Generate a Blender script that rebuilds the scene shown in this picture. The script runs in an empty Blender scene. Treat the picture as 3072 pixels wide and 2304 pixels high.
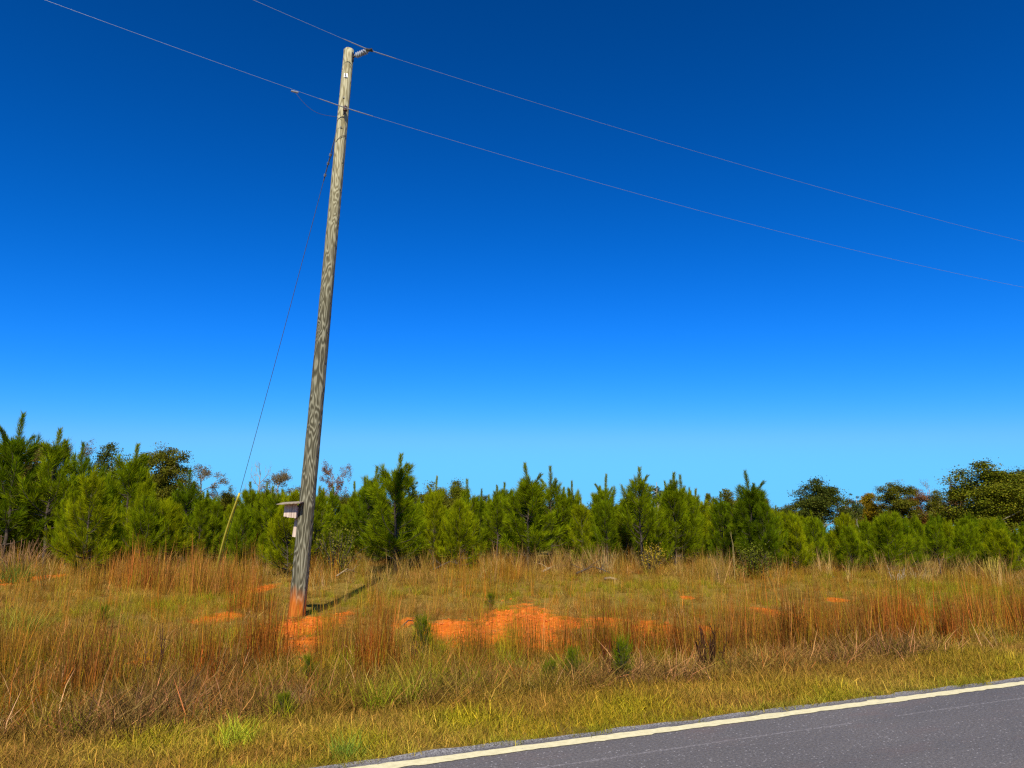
import bpy, math, random
import numpy as np
from mathutils import Vector, Matrix

# ------------------------------------------------------------------ camera, sky, sun, exposure
SC = bpy.context.scene
COL = SC.collection
CAM_H = 1.4
FPX = 2200.0
PITCH = math.atan(448 / 2200)
cam = bpy.data.cameras.new('camera')
cam_o = bpy.data.objects.new('camera', cam)
COL.objects.link(cam_o)
cam.sensor_width = 36
cam.lens = FPX / 3072 * 36
cam.clip_start = 0.05
cam.clip_end = 6000
cam_o.location = (0, 0, CAM_H)
cam_o.rotation_euler = (math.pi / 2 + PITCH, 0, 0)
SC.camera = cam_o

SUN_EL = math.radians(44)
SUN_AZ = math.radians(180.5)        # clockwise from +Y: straight behind the camera
world = bpy.data.worlds.new('World')
SC.world = world
world.use_nodes = True
wn, wl = world.node_tree.nodes, world.node_tree.links
bg = wn['Background']
sky = wn.new('ShaderNodeTexSky')
sky.sky_type = 'NISHITA'
sky.sun_disc = False
sky.sun_elevation = SUN_EL
sky.sun_rotation = SUN_AZ
sky.dust_density = 0.3
sky.ozone_density = 2.0
sep = wn.new('ShaderNodeSeparateColor')
com = wn.new('ShaderNodeCombineColor')
wl.new(sky.outputs[0], sep.inputs[0])
# clear polarised-looking autumn sky: contrast curve per channel, the same over the whole dome
for i, (a, p, top) in enumerate(((4.5, 4.0, 0.15), (1.2, 1.55, 0.585), (2.7, 1.7, 1.05))):
    m1 = wn.new('ShaderNodeMath'); m1.operation = 'MULTIPLY'; m1.inputs[1].default_value = 0.1
    m2 = wn.new('ShaderNodeMath'); m2.operation = 'POWER'; m2.inputs[1].default_value = p
    m3 = wn.new('ShaderNodeMath'); m3.operation = 'MULTIPLY'; m3.inputs[1].default_value = a
    m4 = wn.new('ShaderNodeMath'); m4.operation = 'SMOOTH_MIN'; m4.inputs[1].default_value = top * 1.06; m4.inputs[2].default_value = top * 0.45
    m5 = wn.new('ShaderNodeMath'); m5.operation = 'MULTIPLY'; m5.inputs[1].default_value = 10.0
    wl.new(sep.outputs[i], m1.inputs[0]); wl.new(m1.outputs[0], m2.inputs[0]); wl.new(m2.outputs[0], m3.inputs[0])
    wl.new(m3.outputs[0], m4.inputs[0]); wl.new(m4.outputs[0], m5.inputs[0]); wl.new(m5.outputs[0], com.inputs[i])
wl.new(com.outputs[0], bg.inputs[0])
bg.inputs[1].default_value = 0.071

sun = bpy.data.lights.new('sun', 'SUN')
sun.energy = 5.0
sun.angle = math.radians(0.53)
sun.color = (1.0, 0.92, 0.78)
sun_o = bpy.data.objects.new('sun', sun)
COL.objects.link(sun_o)
sdir = Vector((math.sin(SUN_AZ) * math.cos(SUN_EL), math.cos(SUN_AZ) * math.cos(SUN_EL), math.sin(SUN_EL)))
sun_o.rotation_euler = sdir.to_track_quat('Z', 'Y').to_euler()
sun_o.location = (0, -20, 30)
vs = SC.view_settings
vs.view_transform = 'Standard'
vs.look = 'None'
vs.exposure = 0.5
vs.gamma = 1.0
vs.use_curve_mapping = False
SC.cycles.max_bounces = 6
SC.cycles.diffuse_bounces = 2
SC.cycles.use_denoising = False
SC.cycles.filter_width = 1.3
SC.cycles.transparent_max_bounces = 8

# ------------------------------------------------------------------ helpers
RNG = np.random.default_rng(7)
random.seed(7)
CP, SP = math.cos(PITCH), math.sin(PITCH)
ROAD_D = np.array([0.9115, 0.4112])
ROAD_N = np.array([-0.4112, 0.9115])          # away from the road, into the field
ROAD_P = np.array([-0.0785, 5.1824])          # a point on the painted edge line


def road_s(x, y):
    return (x - ROAD_P[0]) * ROAD_N[0] + (y - ROAD_P[1]) * ROAD_N[1]


def road_t(x, y):
    return (x - ROAD_P[0]) * ROAD_D[0] + (y - ROAD_P[1]) * ROAD_D[1]


def sstep(a, b, x):
    t = np.clip((x - a) / (b - a), 0, 1)
    return t * t * (3 - 2 * t)


_ns = [(RNG.normal(size=2) * f, RNG.uniform(0, 6.28), 1 / f) for f in (0.25, 0.4, 0.7, 1.2, 2.1, 3.4) for _ in range(3)]


def bumps(x, y):
    return sum(np.sin(k[0] * x + k[1] * y + p) * a for k, p, a in _ns)


def ground_z(x, y):
    x = np.asarray(x, float); y = np.asarray(y, float)
    s = road_s(x, y)
    z = -0.04 * sstep(0.1, 0.5, s) - 0.09 * sstep(1.2, 3.0, s) * (1 - sstep(3.5, 6.5, s))
    amp = 0.30 - 0.24 * sstep(2, 14, x)
    z = z + 0.04 * sstep(4, 7, s) + amp * sstep(14, 25, y)
    z = z + 0.010 * bumps(x, y) * sstep(1.0, 3.0, s)
    z = np.where(s < 0.12, np.minimum(z, -0.05), z)
    return z + 0.004 * np.clip(y - 60, 0, 200)


def ray(u, v):
    k = (1152 - v) / FPX
    return np.array([(u - 1536) / FPX, CP - k * SP, SP + k * CP])


def on_ground(u, v):
    d = ray(u, v)
    t = (0 - CAM_H) / d[2]
    for _ in range(25):
        p = d * t
        zt = float(ground_z(p[0], p[1]))
        t = 0.5 * t + 0.5 * (zt - CAM_H) / d[2]
    p = d * t
    return float(p[0]), float(p[1]), float(ground_z(p[0], p[1]))


def x_at(u, y):
    return (u - 1536) / FPX * y * CP


def z_at(v, y):
    k = (1152 - v) / FPX
    return CAM_H + y * (SP + k * CP) / (CP - k * SP)


def rgb(r, g, b):
    f = lambda c: c / 12.92 if c <= 0.04045 else ((c + 0.055) / 1.055) ** 2.4
    return (f(r / 255), f(g / 255), f(b / 255), 1)


def link(o, parent=None):
    COL.objects.link(o)
    if parent is not None:
        o.parent = parent
    return o


def tag(o, label=None, cat=None, group=None, kind=None):
    if label: o['label'] = label
    if cat: o['category'] = cat
    if group: o['group'] = group
    if kind: o['kind'] = kind
    return o


def empty(name, loc, rz=0.0):
    o = bpy.data.objects.new(name, None)
    o.empty_display_size = 0.2
    o.location = loc
    o.rotation_euler = (0, 0, rz)
    return link(o)


class MB:
    """collects polygons (numpy) with an optional colour per vertex"""
    def __init__(self):
        self.v = []; self.f = {3: [], 4: []}; self.c = []; self.n = 0; self.ng = []

    def add(self, verts, faces, col=None):
        verts = np.asarray(verts, float).reshape(-1, 3)
        faces = np.asarray(faces, int)
        self.v.append(verts)
        if len(faces):
            self.f[faces.shape[1]].append(faces + self.n)
        if col is None:
            col = np.ones((len(verts), 3))
        col = np.asarray(col, float)
        if col.ndim == 1:
            col = np.tile(col, (len(verts), 1))
        self.c.append(col)
        self.n += len(verts)
        return self

    def tube(self, pts, rad, seg=7, cap=True, col=None):
        pts = np.asarray(pts, float)
        n = len(pts)
        rad = np.full(n, rad, float) if np.isscalar(rad) else np.asarray(rad, float)
        tan = np.gradient(pts, axis=0)
        tan /= np.linalg.norm(tan, axis=1)[:, None] + 1e-12
        ref = np.array([0, 0, 1.0]) if abs(tan[0][2]) < 0.9 else np.array([1.0, 0, 0])
        vs_ = []
        a = np.arange(seg) / seg * 2 * np.pi
        for i in range(n):
            u = np.cross(tan[i], ref); u /= np.linalg.norm(u) + 1e-12
            w = np.cross(tan[i], u)
            vs_.append(pts[i] + rad[i] * (np.cos(a)[:, None] * u + np.sin(a)[:, None] * w))
        fs = []
        for i in range(n - 1):
            for j in range(seg):
                k = (j + 1) % seg
                fs.append((i * seg + j, i * seg + k, (i + 1) * seg + k, (i + 1) * seg + j))
        base = self.n
        self.add(np.concatenate(vs_), fs, col)
        if cap:
            self.ng.append([base + j for j in range(seg)][::-1])
            self.ng.append([base + (n - 1) * seg + j for j in range(seg)])
        return self

    def box(self, c, size, rot=None, jit=0.0):
        s = np.array(size) / 2
        P = np.array([(x, y, z) for x in (-1, 1) for y in (-1, 1) for z in (-1, 1)], float) * s
        if jit: P += RNG.uniform(-jit, jit, P.shape)
        if rot is not None: P = P @ np.array(rot).T
        P += np.array(c)
        return self.add(P, [(0, 1, 3, 2), (4, 6, 7, 5), (0, 4, 5, 1), (2, 3, 7, 6), (0, 2, 6, 4), (1, 5, 7, 3)])

    def lathe(self, prof, seg=16, M=None):
        a = np.arange(seg) / seg * 2 * np.pi
        P = np.concatenate([np.stack([r * np.cos(a), r * np.sin(a), np.full(seg, z)], 1) for r, z in prof])
        if M is not None: P = P @ np.array(M)[:3, :3].T + np.array(M)[:3, 3]
        fs = [(i * seg + j, i * seg + (j + 1) % seg, (i + 1) * seg + (j + 1) % seg, (i + 1) * seg + j)
              for i in range(len(prof) - 1) for j in range(seg)]
        b = self.n
        self.add(P, fs)
        self.ng.append([b + j for j in range(seg)][::-1])
        self.ng.append([b + (len(prof) - 1) * seg + j for j in range(seg)])
        return self

    def mesh(self, name, mat, smooth=False):
        V = np.concatenate(self.v) if self.v else np.zeros((0, 3))
        T = np.concatenate(self.f[3]) if self.f[3] else np.zeros((0, 3), int)
        Q = np.concatenate(self.f[4]) if self.f[4] else np.zeros((0, 4), int)
        me = bpy.data.meshes.new(name)
        loops = np.concatenate([T.ravel(), Q.ravel(), np.array([i for g in self.ng for i in g], int)])
        sizes = np.concatenate([np.full(len(T), 3), np.full(len(Q), 4), np.array([len(g) for g in self.ng], int)]).astype(int)
        starts = np.concatenate([[0], np.cumsum(sizes)[:-1]]).astype(np.int32)
        me.vertices.add(len(V)); me.loops.add(len(loops)); me.polygons.add(len(sizes))
        me.vertices.foreach_set('co', V.ravel().astype(np.float32))
        me.loops.foreach_set('vertex_index', loops.astype(np.int32))
        me.polygons.foreach_set('loop_start', starts)
        me.polygons.foreach_set('use_smooth', np.full(len(sizes), smooth))
        at = me.attributes.new('bcol', 'FLOAT_COLOR', 'POINT')
        C = np.concatenate(self.c) if self.c else np.zeros((0, 3))
        at.data.foreach_set('color', np.concatenate([C, np.ones((len(C), 1))], 1).ravel().astype(np.float32))
        me.update(calc_edges=True)
        me.validate()
        if mat: me.materials.append(mat)
        return me

    def obj(self, name, mat, parent=None, smooth=False):
        return link(bpy.data.objects.new(name, self.mesh(name, mat, smooth)), parent)


# ------------------------------------------------------------------ materials
def new_mat(name):
    m = bpy.data.materials.new(name)
    m.use_nodes = True
    nt = m.node_tree
    return m, nt.nodes, nt.links, nt.nodes['Principled BSDF']


def ramp(n, stops, interp='LINEAR'):
    r = n.new('ShaderNodeValToRGB')
    r.color_ramp.interpolation = interp
    el = r.color_ramp.elements
    while len(el) < len(stops): el.new(0.5)
    for e, (p, c) in zip(el, stops):
        e.position = p
        e.color = c if len(c) == 4 else (*c, 1)
    return r


def mixc(n, l, fac, a, b, mode='MIX'):
    m = n.new('ShaderNodeMix')
    m.data_type = 'RGBA'; m.blend_type = mode
    for sock, val in ((m.inputs['Factor'], fac), (m.inputs[6], a), (m.inputs[7], b)):
        if hasattr(val, 'is_linked') or hasattr(val, 'links'): l.new(val, sock)
        elif isinstance(val, (int, float)): sock.default_value = val
        else: sock.default_value = val if len(val) == 4 else (*val, 1)
    return m.outputs[2]


def noise(n, l, vec, scale, detail=3, rough=0.55, dist=0.0):
    t = n.new('ShaderNodeTexNoise')
    t.inputs['Scale'].default_value = scale
    t.inputs['Detail'].default_value = detail
    t.inputs['Roughness'].default_value = rough
    t.inputs['Distortion'].default_value = dist
    if vec is not None: l.new(vec, t.inputs['Vector'])
    return t.outputs['Fac']


def math_(n, l, op, a, b=None, clamp=False):
    m = n.new('ShaderNodeMath'); m.operation = op; m.use_clamp = clamp
    for i, x in enumerate((a, b)):
        if x is None: continue
        if isinstance(x, (int, float)): m.inputs[i].default_value = x
        else: l.new(x, m.inputs[i])
    return m.outputs[0]


def objco(n, l, scale=(1, 1, 1)):
    t = n.new('ShaderNodeTexCoord')
    mp = n.new('ShaderNodeMapping')
    mp.inputs['Scale'].default_value = scale
    l.new(t.outputs['Object'], mp.inputs['Vector'])
    return mp.outputs[0]


def bump(n, l, height, strength, dist=0.01):
    b = n.new('ShaderNodeBump')
    b.inputs['Strength'].default_value = strength
    b.inputs['Distance'].default_value = dist
    l.new(height, b.inputs['Height'])
    return b.outputs[0]


def plant_mat(name, source, trans=0.25, gloss=0.12, fixed=None):
    """leaf/needle/blade: colour of the instance (or object) times the colour stored on the blade"""
    m, n, l, p = new_mat(name)
    a = n.new('ShaderNodeAttribute'); a.attribute_name = 'bcol'
    if source == 'inst':
        t = n.new('ShaderNodeAttribute'); t.attribute_type = 'INSTANCER'; t.attribute_name = 'tint'
        tc = t.outputs['Color']
    else:
        t = n.new('ShaderNodeObjectInfo'); tc = t.outputs['Color']
    c = mixc(n, l, 1.0, tc, a.outputs['Color'], 'MULTIPLY')
    l.new(c, p.inputs['Base Color'])
    p.inputs['Roughness'].default_value = 0.6
    p.inputs['Specular IOR Level'].default_value = gloss
    tr = n.new('ShaderNodeBsdfTranslucent')
    l.new(c, tr.inputs[0])
    mx = n.new('ShaderNodeMixShader')
    mx.inputs[0].default_value = trans
    l.new(p.outputs[0], mx.inputs[1]); l.new(tr.outputs[0], mx.inputs[2])
    l.new(mx.outputs[0], n['Material Output'].inputs[0])
    return m


M = {}
M['grass'] = plant_mat('grass_blades', 'inst', 0.2, 0.08)
M['needle'] = plant_mat('pine_needles', 'obj', 0.3, 0.05)
M['leaf'] = plant_mat('leaves', 'obj', 0.25, 0.05)
M['weed'] = plant_mat('weed_stems', 'obj', 0.15)


def simple(name, c, rough=0.7, var=0.15, scale=20, metal=0.0):
    m, n, l, p = new_mat(name)
    f = noise(n, l, objco(n, l), scale)
    lo = tuple(x * (1 - var) for x in c[:3]); hi = tuple(min(1, x * (1 + var)) for x in c[:3])
    r = ramp(n, [(0.3, lo), (0.7, hi)])
    l.new(f, r.inputs[0]); l.new(r.outputs[0], p.inputs['Base Color'])
    p.inputs['Roughness'].default_value = rough
    p.inputs['Metallic'].default_value = metal
    return m


M['bark'] = simple('pine_bark', (0.055, 0.038, 0.026), 0.9, 0.5, 14)
M['grey_bark'] = simple('grey_bark', (0.26, 0.22, 0.17), 0.9, 0.45, 5)
M['dead_wood'] = simple('dead_wood', (0.26, 0.185, 0.10), 0.9, 0.4, 25)
M['dark_metal'] = simple('dark_metal', (0.035, 0.033, 0.032), 0.5, 0.3, 30)
M['galv'] = simple('galvanised_steel', (0.27, 0.28, 0.30), 0.45, 0.2, 40, 0.6)
M['wire'] = simple('aluminium_wire', (0.22, 0.28, 0.38), 0.35, 0.1, 3, 0.35)
M['steel_wire'] = simple('weathered_steel_strand', (0.10, 0.12, 0.15), 0.5, 0.2, 10, 0.3)
M['copper'] = simple('dull_ground_wire', (0.05, 0.04, 0.035), 0.6, 0.3, 10)
M['ceramic'] = simple('grey_insulator', (0.30, 0.32, 0.36), 0.3, 0.08, 8)
M['spool'] = simple('brown_spool', (0.09, 0.035, 0.02), 0.3, 0.2, 20)
M['guard'] = simple('yellow_plastic', (0.46, 0.39, 0.04), 0.5, 0.2, 6)


def pole_material():
    m, n, l, p = new_mat('weathered_pole_wood')
    co = objco(n, l, (1, 1, 1))
    st = objco(n, l, (5.5, 5.5, 0.95))
    base = noise(n, l, st, 1.0, 2.0, 0.45, 0.3)
    # knots pull the growth rings into eyes
    vo = n.new('ShaderNodeTexVoronoi'); vo.feature = 'F1'
    l.new(objco(n, l, (4.2, 4.2, 1.5)), vo.inputs['Vector']); vo.inputs['Scale'].default_value = 1.0
    kn = math_(n, l, 'POWER', math_(n, l, 'SUBTRACT', 1.0, math_(n, l, 'MULTIPLY', vo.outputs['Distance'], 2.2), True), 2.0)
    fld = math_(n, l, 'ADD', math_(n, l, 'MULTIPLY', base, 82.0), math_(n, l, 'MULTIPLY', kn, 20.0))
    fine = noise(n, l, objco(n, l, (60, 60, 2.5)), 1.0, 3)
    fld = math_(n, l, 'ADD', fld, math_(n, l, 'MULTIPLY', fine, 2.2))
    ring = math_(n, l, 'ADD', math_(n, l, 'MULTIPLY', math_(n, l, 'SINE', fld), 0.5), 0.5)
    ring = math_(n, l, 'ADD', math_(n, l, 'MULTIPLY', ring, 0.68), math_(n, l, 'MULTIPLY', noise(n, l, objco(n, l, (14, 14, 0.8)), 1.0, 5, 0.65), 0.34))
    chk = math_(n, l, 'LESS_THAN', noise(n, l, objco(n, l, (26, 26, 0.42)), 1.0, 3, 0.5), 0.315)
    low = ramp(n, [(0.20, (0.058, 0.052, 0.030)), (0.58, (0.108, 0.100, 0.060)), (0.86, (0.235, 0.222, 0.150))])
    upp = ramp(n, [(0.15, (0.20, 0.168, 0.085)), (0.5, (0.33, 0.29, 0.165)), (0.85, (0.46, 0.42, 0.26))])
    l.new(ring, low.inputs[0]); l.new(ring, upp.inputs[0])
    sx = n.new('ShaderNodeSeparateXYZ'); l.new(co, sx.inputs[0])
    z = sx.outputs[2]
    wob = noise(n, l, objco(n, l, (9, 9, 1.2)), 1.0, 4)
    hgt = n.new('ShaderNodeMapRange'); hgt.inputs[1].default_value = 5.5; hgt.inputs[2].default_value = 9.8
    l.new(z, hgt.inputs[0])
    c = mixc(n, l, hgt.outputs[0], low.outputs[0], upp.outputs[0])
    c = mixc(n, l, math_(n, l, 'MULTIPLY', chk, 0.7), c, (0.03, 0.026, 0.018))
    # red clay splashed up the foot of the pole
    zz = math_(n, l, 'ADD', z, math_(n, l, 'MULTIPLY', math_(n, l, 'SUBTRACT', wob, 0.5), 0.7))
    cl = n.new('ShaderNodeMapRange'); cl.inputs[1].default_value = 0.58; cl.inputs[2].default_value = 0.22
    l.new(zz, cl.inputs[0])
    clayc = mixc(n, l, ring, (0.34, 0.075, 0.004), (0.52, 0.145, 0.008))
    c = mixc(n, l, math_(n, l, 'MULTIPLY', cl.outputs[0], 0.92), c, clayc)
    l.new(c, p.inputs['Base Color'])
    p.inputs['Roughness'].default_value = 0.85
    p.inputs['Specular IOR Level'].default_value = 0.2
    l.new(bump(n, l, ring, 0.35, 0.006), p.inputs['Normal'])
    return m


M['pole'] = pole_material()


def plank_material(name, dark, light):
    m, n, l, p = new_mat(name)
    f = noise(n, l, objco(n, l, (30, 30, 3)), 1.0, 5)
    r = ramp(n, [(0.3, dark), (0.68, light)])
    l.new(f, r.inputs[0]); l.new(r.outputs[0], p.inputs['Base Color'])
    p.inputs['Roughness'].default_value = 0.9
    l.new(bump(n, l, f, 0.4, 0.004), p.inputs['Normal'])
    return m


M['plank'] = plank_material('bleached_planks', (0.34, 0.25, 0.19), (0.62, 0.50, 0.40))
M['roof_plank'] = plank_material('grey_roof_board', (0.16, 0.12, 0.08), (0.36, 0.29, 0.20))


def asphalt_material():
    m, n, l, p = new_mat('old_asphalt')
    co = objco(n, l)
    sx = n.new('ShaderNodeSeparateXYZ'); l.new(co, sx.inputs[0])
    y = sx.outputs[1]
    g = math_(n, l, 'ADD', math_(n, l, 'MULTIPLY', noise(n, l, co, 150, 2, 0.7), 0.5), math_(n, l, 'MULTIPLY', noise(n, l, co, 52, 2, 0.8), 0.5))
    v = n.new('ShaderNodeTexVoronoi'); v.inputs['Scale'].default_value = 70; l.new(co, v.inputs['Vector'])
    r = ramp(n, [(0.34, (0.050, 0.045, 0.040)), (0.52, (0.112, 0.101, 0.091)), (0.68, (0.20, 0.183, 0.165))])
    l.new(g, r.inputs[0])
    stone = n.new('ShaderNodeSeparateColor'); l.new(v.outputs['Color'], stone.inputs[0])
    spk = math_(n, l, 'GREATER_THAN', stone.outputs[0], 0.955)
    spk = math_(n, l, 'MULTIPLY', spk, math_(n, l, 'LESS_THAN', v.outputs['Distance'], 0.42))
    c = mixc(n, l, math_(n, l, 'MULTIPLY', spk, 0.7), r.outputs[0], (0.36, 0.34, 0.325))
    # faint broad mottling and clay-red dust
    big = noise(n, l, objco(n, l, (0.5, 1.5, 1)), 1.0, 4)
    bm = ramp(n, [(0.3, (0.86, 0.86, 0.87)), (0.7, (1.12, 1.1, 1.1))]); l.new(big, bm.inputs[0])
    c = mixc(n, l, 1.0, c, bm.outputs[0], 'MULTIPLY')
    red = noise(n, l, objco(n, l, (0.9, 2.4, 1)), 1.0, 5, 0.6)
    rr = n.new('ShaderNodeMapRange'); rr.inputs[1].default_value = 0.56; rr.inputs[2].default_value = 0.74; l.new(red, rr.inputs[0])
    c = mixc(n, l, math_(n, l, 'MULTIPLY', rr.outputs[0], 0.30), c, (0.155, 0.092, 0.075))
    # pale dusty gravel along the broken edge
    wob = noise(n, l, objco(n, l, (3, 3, 3)), 1.0, 5, 0.7)
    ye = math_(n, l, 'ADD', y, math_(n, l, 'MULTIPLY', math_(n, l, 'SUBTRACT', wob, 0.5), 0.22))
    er = n.new('ShaderNodeMapRange'); er.inputs[1].default_value = 0.06; er.inputs[2].default_value = 0.17; l.new(ye, er.inputs[0])
    c = mixc(n, l, math_(n, l, 'MULTIPLY', er.outputs[0], math_(n, l, 'MULTIPLY', math_(n, l, 'SUBTRACT', g, 0.47), 9.0, True), True), c, (0.40, 0.38, 0.35))
    # dashed scrape running beside the painted line
    bd = math_(n, l, 'ABSOLUTE', math_(n, l, 'ADD', math_(n, l, 'ADD', y, 0.40), math_(n, l, 'MULTIPLY', math_(n, l, 'SUBTRACT', big, 0.5), 0.10)))
    sl = math_(n, l, 'LESS_THAN', bd, 0.012)
    sl = math_(n, l, 'MULTIPLY', sl, math_(n, l, 'GREATER_THAN', noise(n, l, objco(n, l, (30, 90, 1)), 1.0, 2), 0.5))
    sl = math_(n, l, 'MULTIPLY', sl, math_(n, l, 'GREATER_THAN', noise(n, l, objco(n, l, (0.8, 0.3, 1)), 1.0, 1), 0.42))
    c = mixc(n, l, math_(n, l, 'MULTIPLY', sl, 0.38), c, (0.34, 0.31, 0.30))
    l.new(c, p.inputs['Base Color'])
    p.inputs['Roughness'].default_value = 0.75
    p.inputs['Specular IOR Level'].default_value = 0.3
    h = math_(n, l, 'ADD', g, math_(n, l, 'MULTIPLY', v.outputs['Distance'], -0.6))
    l.new(bump(n, l, h, 0.55, 0.006), p.inputs['Normal'])
    return m


M['asphalt'] = asphalt_material()


def paint_material():
    m, n, l, p = new_mat('worn_road_paint')
    co = objco(n, l)
    a = noise(n, l, co, 22, 4, 0.65)
    c = ramp(n, [(0.3, (0.56, 0.49, 0.26)), (0.7, (0.74, 0.66, 0.38))]); l.new(a, c.inputs[0])
    chip = noise(n, l, objco(n, l, (9, 30, 1)), 1.0, 5, 0.75)
    k = n.new('ShaderNodeMapRange'); k.inputs[1].default_value = 0.635; k.inputs[2].default_value = 0.655; l.new(chip, k.inputs[0])
    col = mixc(n, l, math_(n, l, 'MULTIPLY', k.outputs[0], 0.85), c.outputs[0], (0.16, 0.155, 0.15))
    l.new(col, p.inputs['Base Color'])
    p.inputs['Roughness'].default_value = 0.7
    l.new(bump(n, l, noise(n, l, co, 160, 2), 0.25, 0.004), p.inputs['Normal'])
    return m


M['paint'] = paint_material()


def ground_material():
    m, n, l, p = new_mat('clay_and_thatch')
    co = objco(n, l)
    at = n.new('ShaderNodeAttribute'); at.attribute_name = 'clay'
    wob = noise(n, l, co, 3.5, 6, 0.65)
    wob2 = noise(n, l, co, 17, 5, 0.7)
    k = math_(n, l, 'ADD', at.outputs['Fac'], math_(n, l, 'MULTIPLY', math_(n, l, 'SUBTRACT', wob, 0.5), 1.3))
    k = math_(n, l, 'ADD', k, math_(n, l, 'MULTIPLY', math_(n, l, 'SUBTRACT', wob2, 0.5), 1.2))
    kr = n.new('ShaderNodeMapRange'); kr.inputs[1].default_value = 0.30; kr.inputs[2].default_value = 0.52; l.new(k, kr.inputs[0])
    cl = ramp(n, [(0.30, (0.38, 0.070, 0.004)), (0.5, (0.66, 0.150, 0.008)), (0.72, (0.78, 0.24, 0.022))])
    l.new(noise(n, l, co, 9, 6, 0.7), cl.inputs[0])
    th = ramp(n, [(0.28, (0.10, 0.060, 0.010)), (0.5, (0.20, 0.130, 0.020)), (0.72, (0.34, 0.22, 0.045))])
    l.new(noise(n, l, objco(n, l, (26, 9, 10)), 1.0, 5, 0.7), th.inputs[0])
    c = mixc(n, l, kr.outputs[0], th.outputs[0], cl.outputs[0])
    l.new(c, p.inputs['Base Color'])
    p.inputs['Roughness'].default_value = 0.95
    p.inputs['Specular IOR Level'].default_value = 0.1
    l.new(bump(n, l, noise(n, l, co, 14, 7, 0.8), 0.8, 0.035), p.inputs['Normal'])
    return m


M['ground'] = ground_material()

# ------------------------------------------------------------------ ground, road, edge line
CLAY = [(655, 1853, 55, 15), (900, 1880, 105, 30), (1035, 1842, 24, 10), (965, 1868, 60, 18), (915, 1930, 60, 26),
        (1215, 1868, 28, 14), (1330, 1885, 60, 26), (1420, 1900, 90, 36), (1520, 1862, 80, 34), (1590, 1865, 80, 44),
        (1690, 1868, 60, 18), (1800, 1866, 75, 13), (1960, 1885, 60, 20), (2296, 1942, 34, 20), (2340, 1843, 40, 18),
        (2512, 1800, 30, 7), (2062, 1793, 16, 5), (35, 1744, 60, 12), (155, 1729, 40, 8), (782, 1767, 28, 12),
        (25, 1943, 16, 12), (425, 1985, 16, 16), (672, 1994, 20, 12), (930, 1990, 16, 10), (1700, 1930, 40, 14), (2130, 1890, 40, 14), (560,1720,20,6)]
_cl = []
for u, v, a, b in CLAY:
    x, y, z = on_ground(u, v)
    x2, y2, _ = on_ground(u + a, v)
    x3, y3, _ = on_ground(u, v - b)
    _cl.append((x, y, max(0.12, math.hypot(x2 - x, y2 - y)), max(0.15, math.hypot(x3 - x, y3 - y))))


def clay_at(x, y):
    c = np.zeros(np.shape(x))
    for cx, cy, a, b in _cl:
        d = ((x - cx) / a) ** 2 + ((y - cy) / b) ** 2
        c = np.maximum(c, np.exp(-0.75 * d))
    return c


def axis(lo, hi, step, far, grow=1.35):
    a = list(np.arange(lo, hi + 1e-6, step))
    s = step
    while a[-1] < far:
        s *= grow; a.append(a[-1] + s)
    s = step
    while a[0] > -far:
        s *= grow; a.insert(0, a[0] - s)
    return np.array(a)


gx, gy = axis(-24, 24, 0.16, 3000), axis(2, 30, 0.16, 3000)
GX, GY = np.meshgrid(gx, gy)
GZ = ground_z(GX, GY)
mb = MB()
nx, ny = len(gx), len(gy)
idx = np.arange(nx * ny).reshape(ny, nx)
mb.add(np.stack([GX, GY, GZ], -1), np.stack([idx[:-1, :-1], idx[:-1, 1:], idx[1:, 1:], idx[1:, :-1]], -1).reshape(-1, 4))
ground = mb.obj('ground', M['ground'], smooth=True)
at = ground.data.attributes.new('clay', 'FLOAT', 'POINT')
at.data.foreach_set('value', clay_at(GX, GY).ravel().astype(np.float32))
tag(ground, kind='structure')

ROAD_ANG = math.atan2(ROAD_D[1], ROAD_D[0])


def road_strip(name, edge0, edge1, z, thick, mat, step=0.12, lo=-60, hi=90, rag0=0.0, rag1=0.0, seed=1):
    r = np.random.default_rng(seed)
    ts = np.concatenate([np.arange(lo, -12, 2.0), np.arange(-12, 24, step), np.arange(24, hi, 2.0)])
    def rag(a):
        w = r.normal(size=len(ts)); w = np.convolve(w, [0.25, 0.5, 0.25], 'same') * a
        bite = np.zeros(len(ts))
        for q in r.integers(0, len(ts) - 8, len(ts) // 22):
            bite[q:q + r.integers(2, 8)] = r.uniform(0.3, 1.6) * a
        return w * 0.8 + bite * r.choice([-1, 1]) + a * 0.4 * np.sin(ts * 2.1 + r.uniform(0, 6)) * np.sin(ts * 0.77)
    e0, e1 = edge0 + rag(rag0), edge1 + rag(rag1)
    mb = MB()
    k = len(ts)
    zz = np.full(k, z)
    rows = [np.stack([ts, e0, zz - thick], 1), np.stack([ts, e0, zz], 1), np.stack([ts, e1, zz], 1), np.stack([ts, e1 + (0.03 if thick > 0.02 else 0), zz - thick], 1)]
    if thick <= 0: rows = rows[1:3]
    fs = []
    for q in range(len(rows) - 1):
        a = np.arange(k - 1) + q * k
        fs.append(np.stack([a, a + 1, a + 1 + k, a + k], 1))
    mb.add(np.concatenate(rows), np.concatenate(fs))
    o = mb.obj(name, mat)
    o.location = (ROAD_P[0], ROAD_P[1], 0)
    o.rotation_euler = (0, 0, ROAD_ANG)
    tag(o, kind='structure')
    return o


road_strip('road', -7.0, 0.175, 0.0, 0.09, M['asphalt'], rag0=0.0, rag1=0.028)
road_strip('edge_line', -0.056, 0.056, 0.004, 0.0, M['paint'], step=0.03, rag0=0.009, rag1=0.009, seed=4)


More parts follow.
